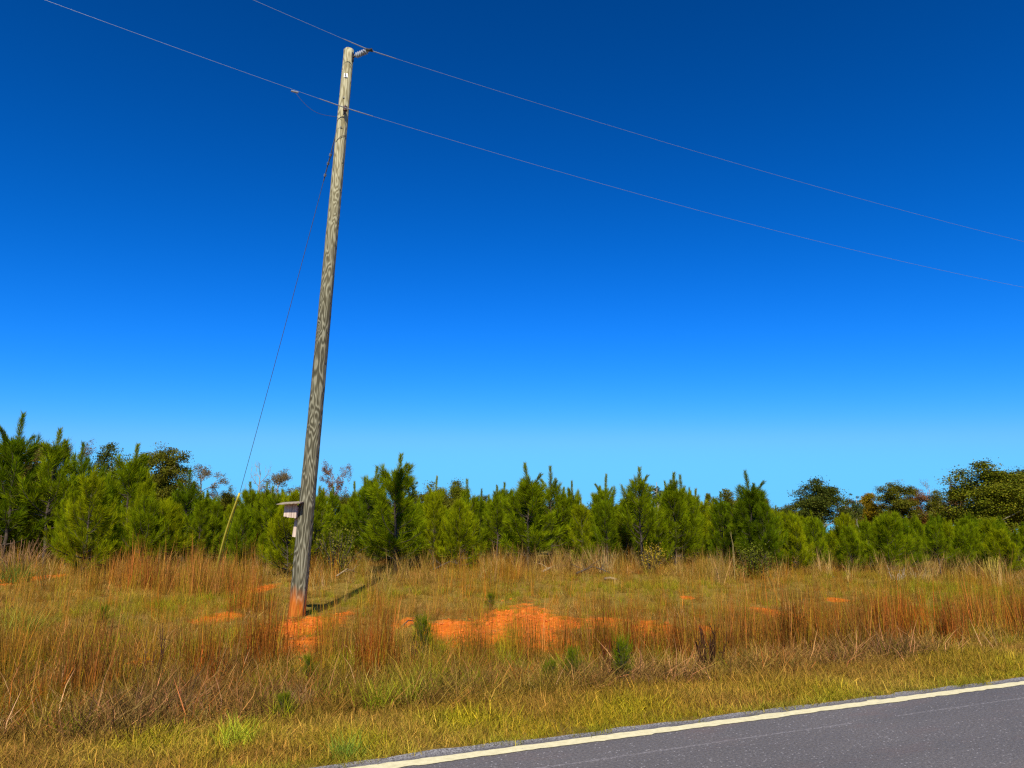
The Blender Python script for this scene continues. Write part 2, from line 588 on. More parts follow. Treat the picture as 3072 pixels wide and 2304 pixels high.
# ------------------------------------------------------------------ utility pole
PX, PY, PZ = on_ground(890, 1848)
POLE_BASE = np.array([PX, PY, PZ])
_d = ray(1047, 150)
_t = PY / _d[1]
POLE_TOP = np.array([_d[0] * _t, PY, CAM_H + _d[2] * _t])
POLE_H = POLE_TOP[2] - PZ
POLE_AX = (POLE_TOP - POLE_BASE) / POLE_H          # per metre of height


def pole_pt(h):
    return POLE_BASE + POLE_AX * h


def pole_r(h):
    return 0.152 - (0.152 - 0.105) * h / POLE_H


def pole_h_of(v):
    """height on the pole seen at image row v"""
    return float(z_at(v, PY)) - PZ


pole = empty('utility_pole', tuple(POLE_BASE))
tag(pole, 'tall weathered wooden utility pole leaning right, its foot stained with orange clay', 'utility pole')
mb = MB()
hs = np.linspace(-0.4, POLE_H - 0.015, 70)
seg = 28
ang = np.arange(seg) / seg * 2 * np.pi
rows = []
for h in hs:
    rr = pole_r(h) * (1 + 0.012 * np.sin(2 * ang + h * 0.7) + 0.008 * np.sin(3 * ang - h * 1.3)) + 0.0015 * np.sin(h * 9 + ang * 5)
    c = POLE_AX * h
    rows.append(np.stack([c[0] + rr * np.cos(ang), c[1] + rr * np.sin(ang), np.full(seg, c[2])], 1))
c = POLE_AX * POLE_H                                 # bevelled sawn top
rows.append(np.stack([c[0] + pole_r(POLE_H) * 0.9 * np.cos(ang), c[1] + pole_r(POLE_H) * 0.9 * np.sin(ang), np.full(seg, c[2])], 1))
n_ = len(rows)
a = np.arange(seg)
fs = np.concatenate([np.stack([i * seg + a, i * seg + (a + 1) % seg, (i + 1) * seg + (a + 1) % seg, (i + 1) * seg + a], 1) for i in range(n_ - 1)])
mb.add(np.concatenate(rows), fs)
mb.ng.append(list((n_ - 1) * seg + a))
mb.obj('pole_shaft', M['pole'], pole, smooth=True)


def local(p):
    return np.asarray(p, float) - POLE_BASE


NR = np.array([-ROAD_N[0], -ROAD_N[1], 0.0])         # from the pole towards the road
DR = np.array([ROAD_D[0], ROAD_D[1], 0.0])


def frame(zax, origin):
    z = Vector(zax).normalized()
    x = z.cross(Vector((0, 0, 1)))
    if x.length < 1e-4: x = Vector((1, 0, 0))
    x.normalize(); y = z.cross(x)
    Mx = Matrix((x, y, z)).transposed().to_4x4()
    Mx.translation = Vector(origin)
    return Mx


# post insulator standing off towards the road just below the top
h0 = POLE_H - 0.20
ins_dir = np.array([0.93, -0.38, 0.13]); ins_dir /= np.linalg.norm(ins_dir)
NI = np.array([ins_dir[0], ins_dir[1], 0]); NI /= np.linalg.norm(NI)
b0 = local(pole_pt(h0)) + NI * pole_r(h0)
mb = MB()
mb.box(b0 + NI * 0.008, (0.06, 0.016, 0.20), Matrix.Rotation(math.atan2(NI[1], NI[0]) + math.pi / 2, 3, 'Z'))
mb.tube([b0, b0 + ins_dir * 0.09], 0.022, 8)
mb.tube([b0 + np.array([0, 0, 0.06]), b0 + np.array([0, 0, 0.06]) + NI * 0.035], 0.016, 6)
mb.tube([b0 - np.array([0, 0, 0.06]), b0 - np.array([0, 0, 0.06]) + NI * 0.035], 0.016, 6)
brk = mb.obj('insulator_bracket', M['dark_metal'], pole)
prof = [(0.03, 0.0)]
z = 0.02
for k in range(6):
    prof += [(0.034, z), (0.062, z + 0.022), (0.062, z + 0.028), (0.036, z + 0.040)]
    z += 0.046
prof += [(0.034, z), (0.034, z + 0.03), (0.02, z + 0.04)]
ins = MB().lathe(prof, 18, frame(ins_dir, b0 + ins_dir * 0.07)).obj('insulator', M['ceramic'], pole, smooth=False)
INS_TIP = POLE_BASE + b0 + ins_dir * (0.07 + z + 0.055)
mb = MB()
tip = local(INS_TIP)
mb.tube([tip - ins_dir * 0.035, tip + ins_dir * 0.03], 0.028, 10)
mb.tube([tip - DR * 0.07, tip + DR * 0.07], 0.026, 8)
mb.tube([tip + ins_dir * 0.02 - DR * 0.02, tip + ins_dir * 0.07], 0.016, 6)
mb.obj('wire_clamp', M['dark_metal'], ins)
# neutral spool on a clevis
h1 = pole_h_of(342)
b1 = local(pole_pt(h1)) + NR * pole_r(h1)
mb = MB()
mb.box(b1 + NR * 0.006, (0.05, 0.012, 0.16), Matrix.Rotation(math.atan2(NR[1], NR[0]) + math.pi / 2, 3, 'Z'))
for sgn in (-1, 1):
    mb.tube([b1 + np.array([0, 0, sgn * 0.055]), b1 + NR * 0.12 + np.array([0, 0, sgn * 0.055])], 0.011, 6)
mb.tube([b1 + NR * 0.10 + np.array([0, 0, -0.085]), b1 + NR * 0.10 + np.array([0, 0, 0.085])], 0.010, 6)
clv = mb.obj('spool_clevis', M['dark_metal'], pole)
MB().lathe([(0.022, -0.05), (0.045, -0.045), (0.045, -0.025), (0.028, 0.0), (0.045, 0.025), (0.045, 0.045), (0.022, 0.05)], 14,
           frame((0, 0, 1), b1 + NR * 0.10)).obj('spool_insulator', M['spool'], clv, smooth=False)
NEU = POLE_BASE + b1 + NR * 0.135
# washer plate with its bolt, and bare bolt heads
az = math.atan2(-1.0, 0.12)
fdir = np.array([math.cos(az), math.sin(az), 0])
h2 = pole_h_of(236)
q = local(pole_pt(h2)) + fdir * pole_r(h2)
MB().box(q + fdir * 0.002, (0.075, 0.012, 0.085), Matrix.Rotation(az + math.pi / 2, 3, 'Z')).obj('washer_plate', M['galv'], pole)
MB().tube([q, q + fdir * 0.055], 0.015, 8).obj('bolt', M['dark_metal'], pole)
for v in (302, 391):
    hh = pole_h_of(v); q = local(pole_pt(hh)) + fdir * pole_r(hh)
    MB().tube([q - fdir * 0.01, q + fdir * 0.02], 0.016, 8).obj('bolt', M['dark_metal'], pole)
# ground wire stapled down the right flank
az = math.radians(-32)
gdir = np.array([math.cos(az), math.sin(az), 0])
pts = [b1 + NR * 0.09 - np.array([0, 0, 0.04]), b1 + NR * 0.05 - np.array([0, 0, 0.16])]
for h in np.linspace(h1 - 0.35, 0.0, 60):
    w = az + 0.03 * math.sin(h * 2.3)
    pts.append(local(pole_pt(h)) + np.array([math.cos(w), math.sin(w), 0]) * (pole_r(h) + 0.006))
MB().tube(pts, 0.0055, 6).obj('ground_wire', M['copper'], pole, smooth=True)
mb_ = MB()
for h in np.arange(0.5, h1 - 0.4, 0.6):
    q = local(pole_pt(h)) + gdir * (pole_r(h) + 0.006)
    MB().box(q, (0.012, 0.022, 0.03), Matrix.Rotation(az, 3, 'Z')).obj('staple', M['dark_metal'], pole)


# ------------------------------------------------------------------ overhead wires
def wire_points(P0, pix_a, pix_b, ts):
    """a hanging wire in the vertical plane along the road through P0, sag taken from two sightings"""
    sol = []
    for (u, v) in (pix_a, pix_b):
        d = ray(u, v)
        # d*t = P0 + w*DR (horizontally)
        A = np.array([[d[0], -DR[0]], [d[1], -DR[1]]])
        t, w = np.linalg.solve(A, P0[:2])
        sol.append((w, CAM_H + d[2] * t - P0[2]))
    return sol


def quad_span(P0, pts, lo, hi, n=90):
    (w1, z1), (w2, z2) = pts
    A = np.array([[w1, w1 * w1], [w2, w2 * w2]])
    a, b = np.linalg.solve(A, [z1, z2])
    w = np.linspace(lo, hi, n)
    return np.stack([P0[0] + DR[0] * w, P0[1] + DR[1] * w, P0[2] + a * w + b * w * w], 1), (a, b)


def catmull(P0, right_pix, left_pix, right_len=62.0, left_len=34.0):
    r = wire_points(P0, right_pix[0], right_pix[1], None)
    l_ = wire_points(P0, left_pix, left_pix, None)[0]
    pr, (ar, br) = quad_span(P0, r, 0, right_len)
    if br < 0.0015: br = 0.0015; ar = (r[1][1] - br * r[1][0] ** 2) / r[1][0]
    w = np.linspace(0, right_len, 120)
    pr = np.stack([P0[0] + DR[0] * w, P0[1] + DR[1] * w, P0[2] + ar * w + br * w * w], 1)
    bl = 0.0022
    al = (l_[1] - bl * l_[0] ** 2) / l_[0]
    w = np.linspace(-left_len, 0, 70)[:-1]
    pl = np.stack([P0[0] + DR[0] * w, P0[1] + DR[1] * w, P0[2] + al * w + bl * w * w], 1)
    print('wire', r, 'coef', ar, br, 'left', l_, al)
    return pl, pr


pl, pr = catmull(INS_TIP, ((2083, 430), (3072, 725)), (760, 0))
hot = empty('power_line', tuple(INS_TIP))
tag(hot, 'topmost bare aluminium power line tied to the insulator at the pole top', 'power line')
MB().tube(np.concatenate([pl, pr]) - INS_TIP, 0.0036, 6).obj('conductor', M['wire'], hot, smooth=True)
mb = MB()
for P in (pl[-1], pr[1]):
    mb.tube([INS_TIP * 0, (P - INS_TIP) * 0.7, (P - INS_TIP) * 1.1], [0.011, 0.010, 0.007], 8)
mb.obj('armour_rod', M['galv'], hot)

pl2, pr2 = catmull(NEU, ((2083, 628), (3072, 862)), (135, 0))
neu = empty('neutral_line', tuple(NEU))
tag(neu, 'lower bare wire passing the brown spool below the pole top', 'power line')
MB().tube(np.concatenate([pl2, pr2]) - NEU, 0.0036, 6).obj('conductor', M['wire'], neu, smooth=True)
mb = MB()
for P in (pl2[-1], pr2[1]):
    mb.tube([NEU * 0, (P - NEU) * 0.7, (P - NEU) * 1.1], [0.011, 0.010, 0.007], 8)
mb.obj('armour_rod', M['galv'], neu)
# slack jumper hanging under the left side of the neutral to the pole
ja = NEU - DR * 1.02 + np.array([0, 0, float(pl2[-1][2] - NEU[2]) * 1.5])
jb = NEU - DR * 0.05 - np.array([0, 0, 0.28]) - NR * 0.03
js = []
for t in np.linspace(0, 1, 16):
    p = ja * (1 - t) + jb * t
    p = p + np.array([0, 0, -0.20 * math.sin(math.pi * min(1, t * 1.15)) * (1 - 0.4 * t)])
    js.append(p - NEU)
MB().tube(js, 0.0035, 5).obj('jumper', M['copper'], neu, smooth=True)
MB().tube([ja - NEU - DR * 0.07, ja - NEU + DR * 0.07], 0.02, 8).obj('connector', M['galv'], neu)

# ------------------------------------------------------------------ guy wire with its yellow guard
ax, ay = x_at(655, 20.0), 20.0
ANCH = np.array([ax, ay, float(ground_z(ax, ay)) - 0.05])
hg = pole_h_of(352)
GA = pole_pt(hg) + np.array([-0.75, 0.66, 0]) * (pole_r(hg) - 0.01)
guy = empty('guy_wire', tuple(ANCH))
tag(guy, 'slanting steel guy wire left of the pole, its lower end sheathed in yellow plastic', 'guy wire')


def guy_pt(t, sag=0.12):
    p = ANCH * (1 - t) + GA * t
    return p - np.array([0, 0, sag * 4 * t * (1 - t)])


MB().tube([guy_pt(t) - ANCH for t in np.linspace(0, 1, 40)], 0.0065, 6).obj('strand', M['steel_wire'], guy, smooth=True)
ts_ = [0.905, 0.925, 0.94]
mb = MB().tube([guy_pt(0.895) - ANCH, guy_pt(0.985) - ANCH], 0.012, 7)
mb.obj('guy_grip', M['steel_wire'], guy)
for t in ts_:
    mb = MB().tube([guy_pt(t - 0.002) - ANCH, guy_pt(t + 0.002) - ANCH], 0.03, 8)
    mb.obj('guy_clamp', M['galv'], guy)
bond = [guy_pt(0.922) - ANCH]
e1 = pole_pt(pole_h_of(432)) + np.array([-0.5, -0.86, 0]) * 0.125 - ANCH
e2 = pole_pt(pole_h_of(412)) + np.array([0.75, -0.66, 0]) * 0.13 - ANCH
mid = pole_pt(pole_h_of(420)) + np.array([0.15, -1.0, 0]) * 0.135 - ANCH
MB().tube([bond[0], (bond[0] + e1) / 2 - np.array([0, 0, 0.04]), e1, mid, e2], 0.005, 5).obj('bond_wire', M['copper'], guy, smooth=True)
# guard: plastic half pipe with a slight kink, sitting on the strand
L = np.linalg.norm(GA - ANCH)
gl = 3.0 / L
mb = MB()
pts, rad = [], []
for t in np.linspace(0.0, 1, 16):
    p = guy_pt(t * gl) - ANCH + np.array([-0.035, -0.03, 0.0]) * math.sin(math.pi * t) * 1.6
    pts.append(p); rad.append(0.033 - 0.006 * t)
mb.tube(pts, rad, 10)
mb.obj('guy_guard', M['guard'], guy, smooth=True)

# ------------------------------------------------------------------ birdhouse nailed to the pole
hb = pole_h_of(1556)
bp = pole_pt(hb)
lean = math.atan2(POLE_AX[0], 1.0)
bird = empty('birdhouse', tuple(bp))
bird.rotation_euler = (0, lean, math.radians(-4))
tag(bird, 'pale plank birdhouse with an overhanging roof board, nailed to the left of the pole', 'birdhouse')
W, H_, D_ = 0.235, 0.265, 0.19
cx, cy = -pole_r(hb) - W / 2 + 0.028, -0.09
ws = [0.062, 0.040, 0.048, 0.045, 0.040]
x0 = cx - W / 2
for k, w in enumerate(ws):
    mb = MB()
    dz = [-0.002, -0.006, -0.003, 0.0, 0.002][k]
    mb.box((x0 + w / 2, cy - D_ / 2 + RNG.uniform(-0.003, 0.003), H_ / 2 + dz), (w - 0.004, 0.018, H_ - 0.012 * (4 - k)), jit=0.0015)
    mb.obj('front_plank', M['plank'], bird)
    x0 += w
for sx_ in (-1, 1):
    MB().box((cx + sx_ * (W / 2 - 0.010), cy + 0.002, H_ / 2 - 0.02), (0.018, D_ - 0.024, H_ - 0.075)).obj('side_board', M['plank'], bird)
MB().box((cx, cy, 0.018), (W - 0.045, D_ - 0.025, 0.018)).obj('floor_board', M['roof_plank'], bird)
rm = Matrix.Rotation(math.radians(-5.5), 3, 'Y') @ Matrix.Rotation(math.radians(7), 3, 'X')
mb = MB()
mb.box((cx + 0.005, cy - 0.075, H_ + 0.012), (0.44, 0.37, 0.020), rm, jit=0.004)
mb.obj('roof', M['roof_plank'], bird)
mb = MB()
mb.box((cx + 0.065, cy + D_ / 2 - 0.02, -0.05), (0.062, 0.022, 0.58), Matrix.Rotation(math.radians(3), 3, 'Y'), jit=0.004)
mb.obj('mounting_board', M['plank'], bird)


# ------------------------------------------------------------------ plants: pieces of grass
def tuft(seed, n, h, spread, lean0, lean1, width, seg=3, curl=0.5, hue=0.25, stem_frac=0.0):
    r = np.random.default_rng(seed)
    mb = MB()
    H = r.uniform(h[0], h[1], n)
    az_ = r.uniform(0, 2 * np.pi, n)
    rr = spread * np.sqrt(r.uniform(0, 1, n))
    pa = r.uniform(0, 2 * np.pi, n)
    base = np.stack([rr * np.cos(pa), rr * np.sin(pa), np.full(n, -0.02)], 1)
    l0 = r.uniform(lean0[0], lean0[1], n); l1 = l0 + r.uniform(lean1[0], lean1[1], n)
    side_a = r.uniform(0, 2 * np.pi, n)
    side = np.stack([np.cos(side_a), np.sin(side_a), np.zeros(n)], 1)
    wv = width * r.uniform(0.6, 1.3, n)
    lv = [base]
    p = base.copy()
    for k in range(seg):
        t = (k + 0.5) / seg
        th = l0 + (l1 - l0) * t
        d = np.stack([np.sin(th) * np.cos(az_), np.sin(th) * np.sin(az_), np.cos(th)], 1)
        p = p + d * (H / seg)[:, None]
        az_ = az_ + r.normal(size=n) * curl / seg
        lv.append(p.copy())
    br = r.uniform(0.35, 1.45, n)
    dry = (r.uniform(0, 1, n) < hue)
    col = np.stack([br, br, br], 1)
    col[dry] *= np.array([1.45, 1.15, 1.9])
    V, F3, F4, C = [], [], [], []
    per = 2 * seg + 1
    for k in range(seg):
        w = (wv * (1 - 0.75 * k / seg) / 2)[:, None]
        V += [lv[k] - side * w, lv[k] + side * w]
    V.append(lv[seg])
    V = np.stack(V, 1)                          # n, per, 3
    C = np.repeat(col[:, None, :], per, 1)
    o = (np.arange(n) * per)[:, None]
    for k in range(seg - 1):
        F4.append(np.concatenate([o + 2 * k, o + 2 * k + 1, o + 2 * k + 3, o + 2 * k + 2], 1))
    F3 = np.concatenate([o + 2 * seg - 2, o + 2 * seg - 1, o + 2 * seg], 1)
    mb.add(V.reshape(-1, 3), F3, C.reshape(-1, 3))
    mb.n -= n * per
    for f in F4: mb.f[4].append(f + mb.n)
    mb.n += n * per
    return mb


def protos(name, kw, seeds, mat='grass'):
    res = []
    for s in seeds:
        me = tuft(s, **kw).mesh(name, M[mat])
        res.append(bpy.data.objects.new(name, me))         # never linked: only a source shape for the ground cover
    return res


def scatter(name, label, cat, pts, scl, tints, sources, tilt=0.12, rng=RNG):
    n = len(pts)
    me = bpy.data.meshes.new(name)
    me.vertices.add(n)
    me.vertices.foreach_set('co', np.asarray(pts, np.float32).ravel())
    rot = np.stack([rng.normal(size=n) * tilt, rng.normal(size=n) * tilt, rng.uniform(0, 6.283, n)], 1)
    for nm, ty, key, arr in (('rot', 'FLOAT_VECTOR', 'vector', rot), ('scl', 'FLOAT_VECTOR', 'vector', scl),
                             ('tint', 'FLOAT_COLOR', 'color', np.concatenate([tints, np.ones((n, 1))], 1))):
        a_ = me.attributes.new(nm, ty, 'POINT')
        a_.data.foreach_set(key, np.asarray(arr, np.float32).ravel())
    a_ = me.attributes.new('pick', 'INT', 'POINT')
    a_.data.foreach_set('value', rng.integers(0, len(sources), n).astype(np.int32))
    me.materials.append(M['grass'])
    o = link(bpy.data.objects.new(name, me))
    g = bpy.data.node_groups.new(name, 'GeometryNodeTree')
    g.interface.new_socket('Geometry', in_out='INPUT', socket_type='NodeSocketGeometry')
    g.interface.new_socket('Geometry', in_out='OUTPUT', socket_type='NodeSocketGeometry')
    N, Lk = g.nodes, g.links
    gi, go = N.new('NodeGroupInput'), N.new('NodeGroupOutput')
    iop = N.new('GeometryNodeInstanceOnPoints')
    join = N.new('GeometryNodeJoinGeometry')
    for s in sources:
        oi = N.new('GeometryNodeObjectInfo')
        oi.inputs['Object'].default_value = s
        oi.inputs['As Instance'].default_value = True
        Lk.new(oi.outputs['Geometry'], join.inputs[0])
    def named(nm, ty):
        q = N.new('GeometryNodeInputNamedAttribute'); q.data_type = ty
        q.inputs['Name'].default_value = nm
        return [s_ for s_ in q.outputs if s_.enabled and s_.name == 'Attribute'][0]
    Lk.new(gi.outputs[0], iop.inputs['Points'])
    Lk.new(join.outputs[0], iop.inputs['Instance'])
    iop.inputs['Pick Instance'].default_value = True
    Lk.new(named('pick', 'INT'), iop.inputs['Instance Index'])
    Lk.new(named('rot', 'FLOAT_VECTOR'), iop.inputs['Rotation'])
    Lk.new(named('scl', 'FLOAT_VECTOR'), iop.inputs['Scale'])
    Lk.new(iop.outputs[0], go.inputs[0])
    md = o.modifiers.new('scatter', 'NODES')
    md.node_group = g
    tag(o, label, cat, kind='stuff')
    return o


OLIVE = np.array([0.29, 0.215, 0.009]); YGREEN = np.array([0.36, 0.33, 0.007]); GREEN = np.array([0.17, 0.23, 0.008])
TAN = np.array([0.56, 0.36, 0.06]); BROWN = np.array([0.30, 0.155, 0.024]); RUST = np.array([0.40, 0.102, 0.007]); PURP = np.array([0.34, 0.19, 0.055])
STRAW = np.array([0.60, 0.42, 0.12])


def patch(x, y, k):
    r = np.random.default_rng(100 + k)
    v = 0
    for f in (0.35, 0.7, 1.3, 2.4):
        for _ in range(3):
            a_ = r.uniform(0, 6.28)
            v = v + np.sin((x * math.cos(a_) + y * math.sin(a_)) * f * 2.2 + r.uniform(0, 6.28)) / (1 + f)
    return 0.5 + 0.5 * np.tanh(v * 0.9)


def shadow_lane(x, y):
    """strip of turf kept short behind the pole so its cast shadow shows"""
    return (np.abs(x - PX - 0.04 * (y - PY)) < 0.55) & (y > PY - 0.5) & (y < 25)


def blobs(lst):
    out = []
    for (u, v, a_, b_) in lst:
        x, y, z = on_ground(u, v)
        x2, y2, _ = on_ground(u + a_, v)
        x3, y3, _ = on_ground(u, v - b_)
        out.append((x, y, math.hypot(x2 - x, y2 - y), max(0.2, math.hypot(x3 - x, y3 - y))))
    return out


def field(bl, x, y):
    f = np.zeros(np.shape(x))
    for cx_, cy_, a_, b_ in bl:
        f = np.maximum(f, np.exp(-((x - cx_) / a_) ** 2 - ((y - cy_) / b_) ** 2))
    return f


G_GREEN = blobs([(560, 1808, 230, 36), (70, 1880, 80, 40), (1950, 1775, 260, 30), (2900, 1775, 300, 30), (1500, 1780, 140, 30), (1120, 1790, 120, 30),
                 (1240, 2060, 200, 60), (1600, 1975, 130, 40), (650, 1940, 60, 40), (60, 2010, 70, 60), (1000, 2040, 130, 40), (2500, 1940, 60, 30), (210, 2000, 50, 60)])
G_PURP = blobs([(450, 2160, 180, 60), (180, 2060, 60, 40), (880, 2120, 70, 50), (640, 2050, 90, 40), (1300, 2090, 160, 30), (700, 1960, 60, 40), (2650, 1975, 300, 22), (1950, 2050, 220, 26)])
V_GREEN = blobs([(700, 2215, 60, 35), (1050, 2250, 110, 40), (1420, 2160, 140, 40), (1850, 2115, 120, 40), (2420, 2080, 180, 40), (2900, 1990, 200, 40), (620, 2290, 60, 20), (450, 2230, 120, 25)])


def sample(n, y0, y1, smin, marg=0.80):
    """uniform points on the ground in view between depths y0 and y1"""
    y = np.sqrt(RNG.uniform(y0 ** 2, y1 ** 2, n))
    x = RNG.uniform(-1, 1, n) * (y * marg + 1.0)
    k = road_s(x, y) > smin
    return x[k], y[k]


def area(y0, y1, marg=0.80):
    return marg * (y1 ** 2 - y0 ** 2) + 2 * (y1 - y0)


def place(x, y):
    return np.stack([x, y, ground_z(x, y)], 1)


def mixv(a_, b_, f):
    f = np.clip(f, 0, 1)[:, None]
    return a_ * (1 - f) + b_ * f


# short mown verge along the asphalt
P_verge = protos('verge_blades', dict(n=40, h=(0.035, 0.13), spread=0.11, lean0=(0.1, 1.0), lean1=(0.1, 1.0), width=0.0048, seg=3, curl=0.9, hue=0.35), range(5))
t = RNG.uniform(-9, 21, 14000)
s_ = 0.13 + np.abs(RNG.uniform(0, 1, 14000)) ** 0.95 * 1.9
x = ROAD_P[0] + ROAD_D[0] * t + ROAD_N[0] * s_; y = ROAD_P[1] + ROAD_D[1] * t + ROAD_N[1] * s_
s_jit = s_ + 0.05 * np.sin(t * 3.1) + 0.05 * np.sin(t * 7.7 + 1) + RNG.normal(size=len(t)) * 0.05
k = (np.abs(x) < 0.85 * y + 1.0) & (s_jit > 0.185)
x, y, s_ = x[k], y[k], s_[k]
gf = field(V_GREEN, x, y)
base = mixv(TAN * 0.8, OLIVE * 1.3, 0.25 + 0.75 * patch(x, y, 1))
base = mixv(base, YGREEN, np.clip(gf * 0.9 + 0.45 * patch(x, y, 2), 0, 1))
base = mixv(base, GREEN, np.clip((0.42 - s_) * 2.2, 0, 0.6))
base = mixv(base, BROWN, np.clip(patch(x * 1.4, y * 1.4, 3) - 0.35, 0, 1) * 0.9 * (s_ > 0.4))
base = base * RNG.uniform(0.5, 1.12, len(x))[:, None]
sc_ = RNG.uniform(0.7, 1.25, len(x)) * (0.75 + 0.25 * np.clip(s_ / 0.7, 0, 1)) * (1 + 0.35 * gf)
scatter('verge_grass', 'short yellow-green mown grass strip along the road edge', 'grass', place(x, y),
        np.stack([sc_, sc_, sc_ * RNG.uniform(0.8, 1.2, len(x))], 1), base, P_verge)

# matted dead grass of the field
P_mat = protos('field_blades', dict(n=56, h=(0.12, 0.34), spread=0.17, lean0=(0.15, 1.2), lean1=(0.0, 1.2), width=0.0058, seg=3, curl=1.8, hue=0.3), range(10, 16))
xs, ys = [], []
for y0, y1, den in ((3.5, 9, 62), (9, 15, 42), (15, 30, 24)):
    x, y = sample(int(area(y0, y1) * den), y0, y1, 1.55)
    xs.append(x); ys.append(y)
x, y = np.concatenate(xs), np.concatenate(ys)
cl = clay_at(x, y)
k = RNG.uniform(0, 1, len(x)) > np.clip(cl * 1.2 * (0.35 + 0.85 * patch(x * 5, y * 5, 31)), 0, 0.84)
x, y, cl = x[k], y[k], cl[k]
gf = field(G_GREEN, x, y) * (0.35 + 0.65 * patch(x * 2, y * 2, 21)); pf = field(G_PURP, x, y)
base = mixv(np.tile(OLIVE, (len(x), 1)), TAN * 0.85, patch(x, y, 4) * 0.8)
base = mixv(base, BROWN, np.clip(patch(x * 1.5, y * 1.5, 5) * 1.2 - 0.3, 0, 1))
base = mixv(base, STRAW, (RNG.uniform(0, 1, len(x)) < 0.07) * 0.8)
base = mixv(base, RUST * 0.9, (RNG.uniform(0, 1, len(x)) < 0.18) * 0.8)
base = mixv(base, TAN * 0.9, np.clip(patch(x * 2.5, y * 2.5, 42) * 1.4 - 0.7, 0, 0.8) * sstep(10, 12, y))
base = mixv(base, BROWN * 0.75, np.clip(patch(x * 3, y * 3, 43) * 1.4 - 0.75, 0, 0.8) * sstep(10, 12, y))
base = mixv(base, PURP, pf * 0.75)
base = mixv(base, YGREEN * 0.85, np.clip(gf * 1.1, 0, 1) * RNG.uniform(0.4, 1, len(x)))
base = base * (RNG.uniform(0.42, 1.15, len(x)) * (0.80 + 0.18 * sstep(9, 13, y)))[:, None]
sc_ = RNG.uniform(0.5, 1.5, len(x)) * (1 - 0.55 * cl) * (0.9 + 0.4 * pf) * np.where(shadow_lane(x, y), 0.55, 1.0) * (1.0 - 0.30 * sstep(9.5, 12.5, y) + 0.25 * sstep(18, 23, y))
scatter('field_grass', 'matted olive and tan dead grass covering the field', 'grass', place(x, y),
        np.stack([sc_, sc_, sc_ * RNG.uniform(0.7, 1.2, len(x))], 1), base, P_mat)

# green blades growing up through it
P_green = protos('green_blades', dict(n=46, h=(0.16, 0.38), spread=0.12, lean0=(0.05, 0.55), lean1=(0.1, 0.9), width=0.0062, seg=3, curl=0.7, hue=0.1), range(20, 24))
x, y = sample(30000, 5, 27, 1.6)
gf = field(G_GREEN, x, y) * patch(x * 1.6, y * 1.6, 22)
k = RNG.uniform(0, 1, len(x)) < (gf * (0.36 + 0.3 * sstep(9, 12, y)) + 0.03) * np.clip(14 / y, 0.5, 1.6) * (1 - 0.8 * clay_at(x, y))
x, y, gf = x[k], y[k], gf[k]
base = mixv(np.tile(YGREEN * 0.85, (len(x), 1)), GREEN, RNG.uniform(0, 0.6, len(x)))
sc_ = RNG.uniform(0.6, 1.1, len(x)) * (1 - 0.35 * sstep(9.5, 12.5, y))
scatter('green_grass', 'yellow-green living grass in patches across the field', 'grass', place(x, y),
        np.stack([sc_, sc_, sc_], 1), base, P_green)

# crumbled clods lying on the bare clay
def lump(seed):
    r = np.random.default_rng(seed)
    mb = MB().box((0, 0, 0.2), (1, 0.8, 0.6), jit=0.2)
    me = mb.mesh('clod', M['clod'])
    return bpy.data.objects.new('clod', me)


M['clod'] = simple('clay_clods', (0.58, 0.135, 0.008), 0.95, 0.35, 6)
xs, ys = [], []
for cx_, cy_, a_, b_ in _cl:
    m = int(np.clip(a_ * b_ * 260, 25, 700))
    xs.append(cx_ + RNG.normal(size=m) * a_ * 0.7); ys.append(cy_ + RNG.normal(size=m) * b_ * 0.7)
x, y = np.concatenate(xs), np.concatenate(ys)
k = RNG.uniform(0, 1, len(x)) < clay_at(x, y)
x, y = x[k], y[k]
sc_ = 0.012 + 0.05 * RNG.uniform(0, 1, len(x)) ** 3
scatter('clay_clods', 'crumbled orange clods strewn over the bare clay', 'clods', place(x, y), np.stack([sc_, sc_, sc_ * 0.8], 1),
        np.ones((len(x), 3)), [lump(k) for k in range(4)], tilt=0.4)

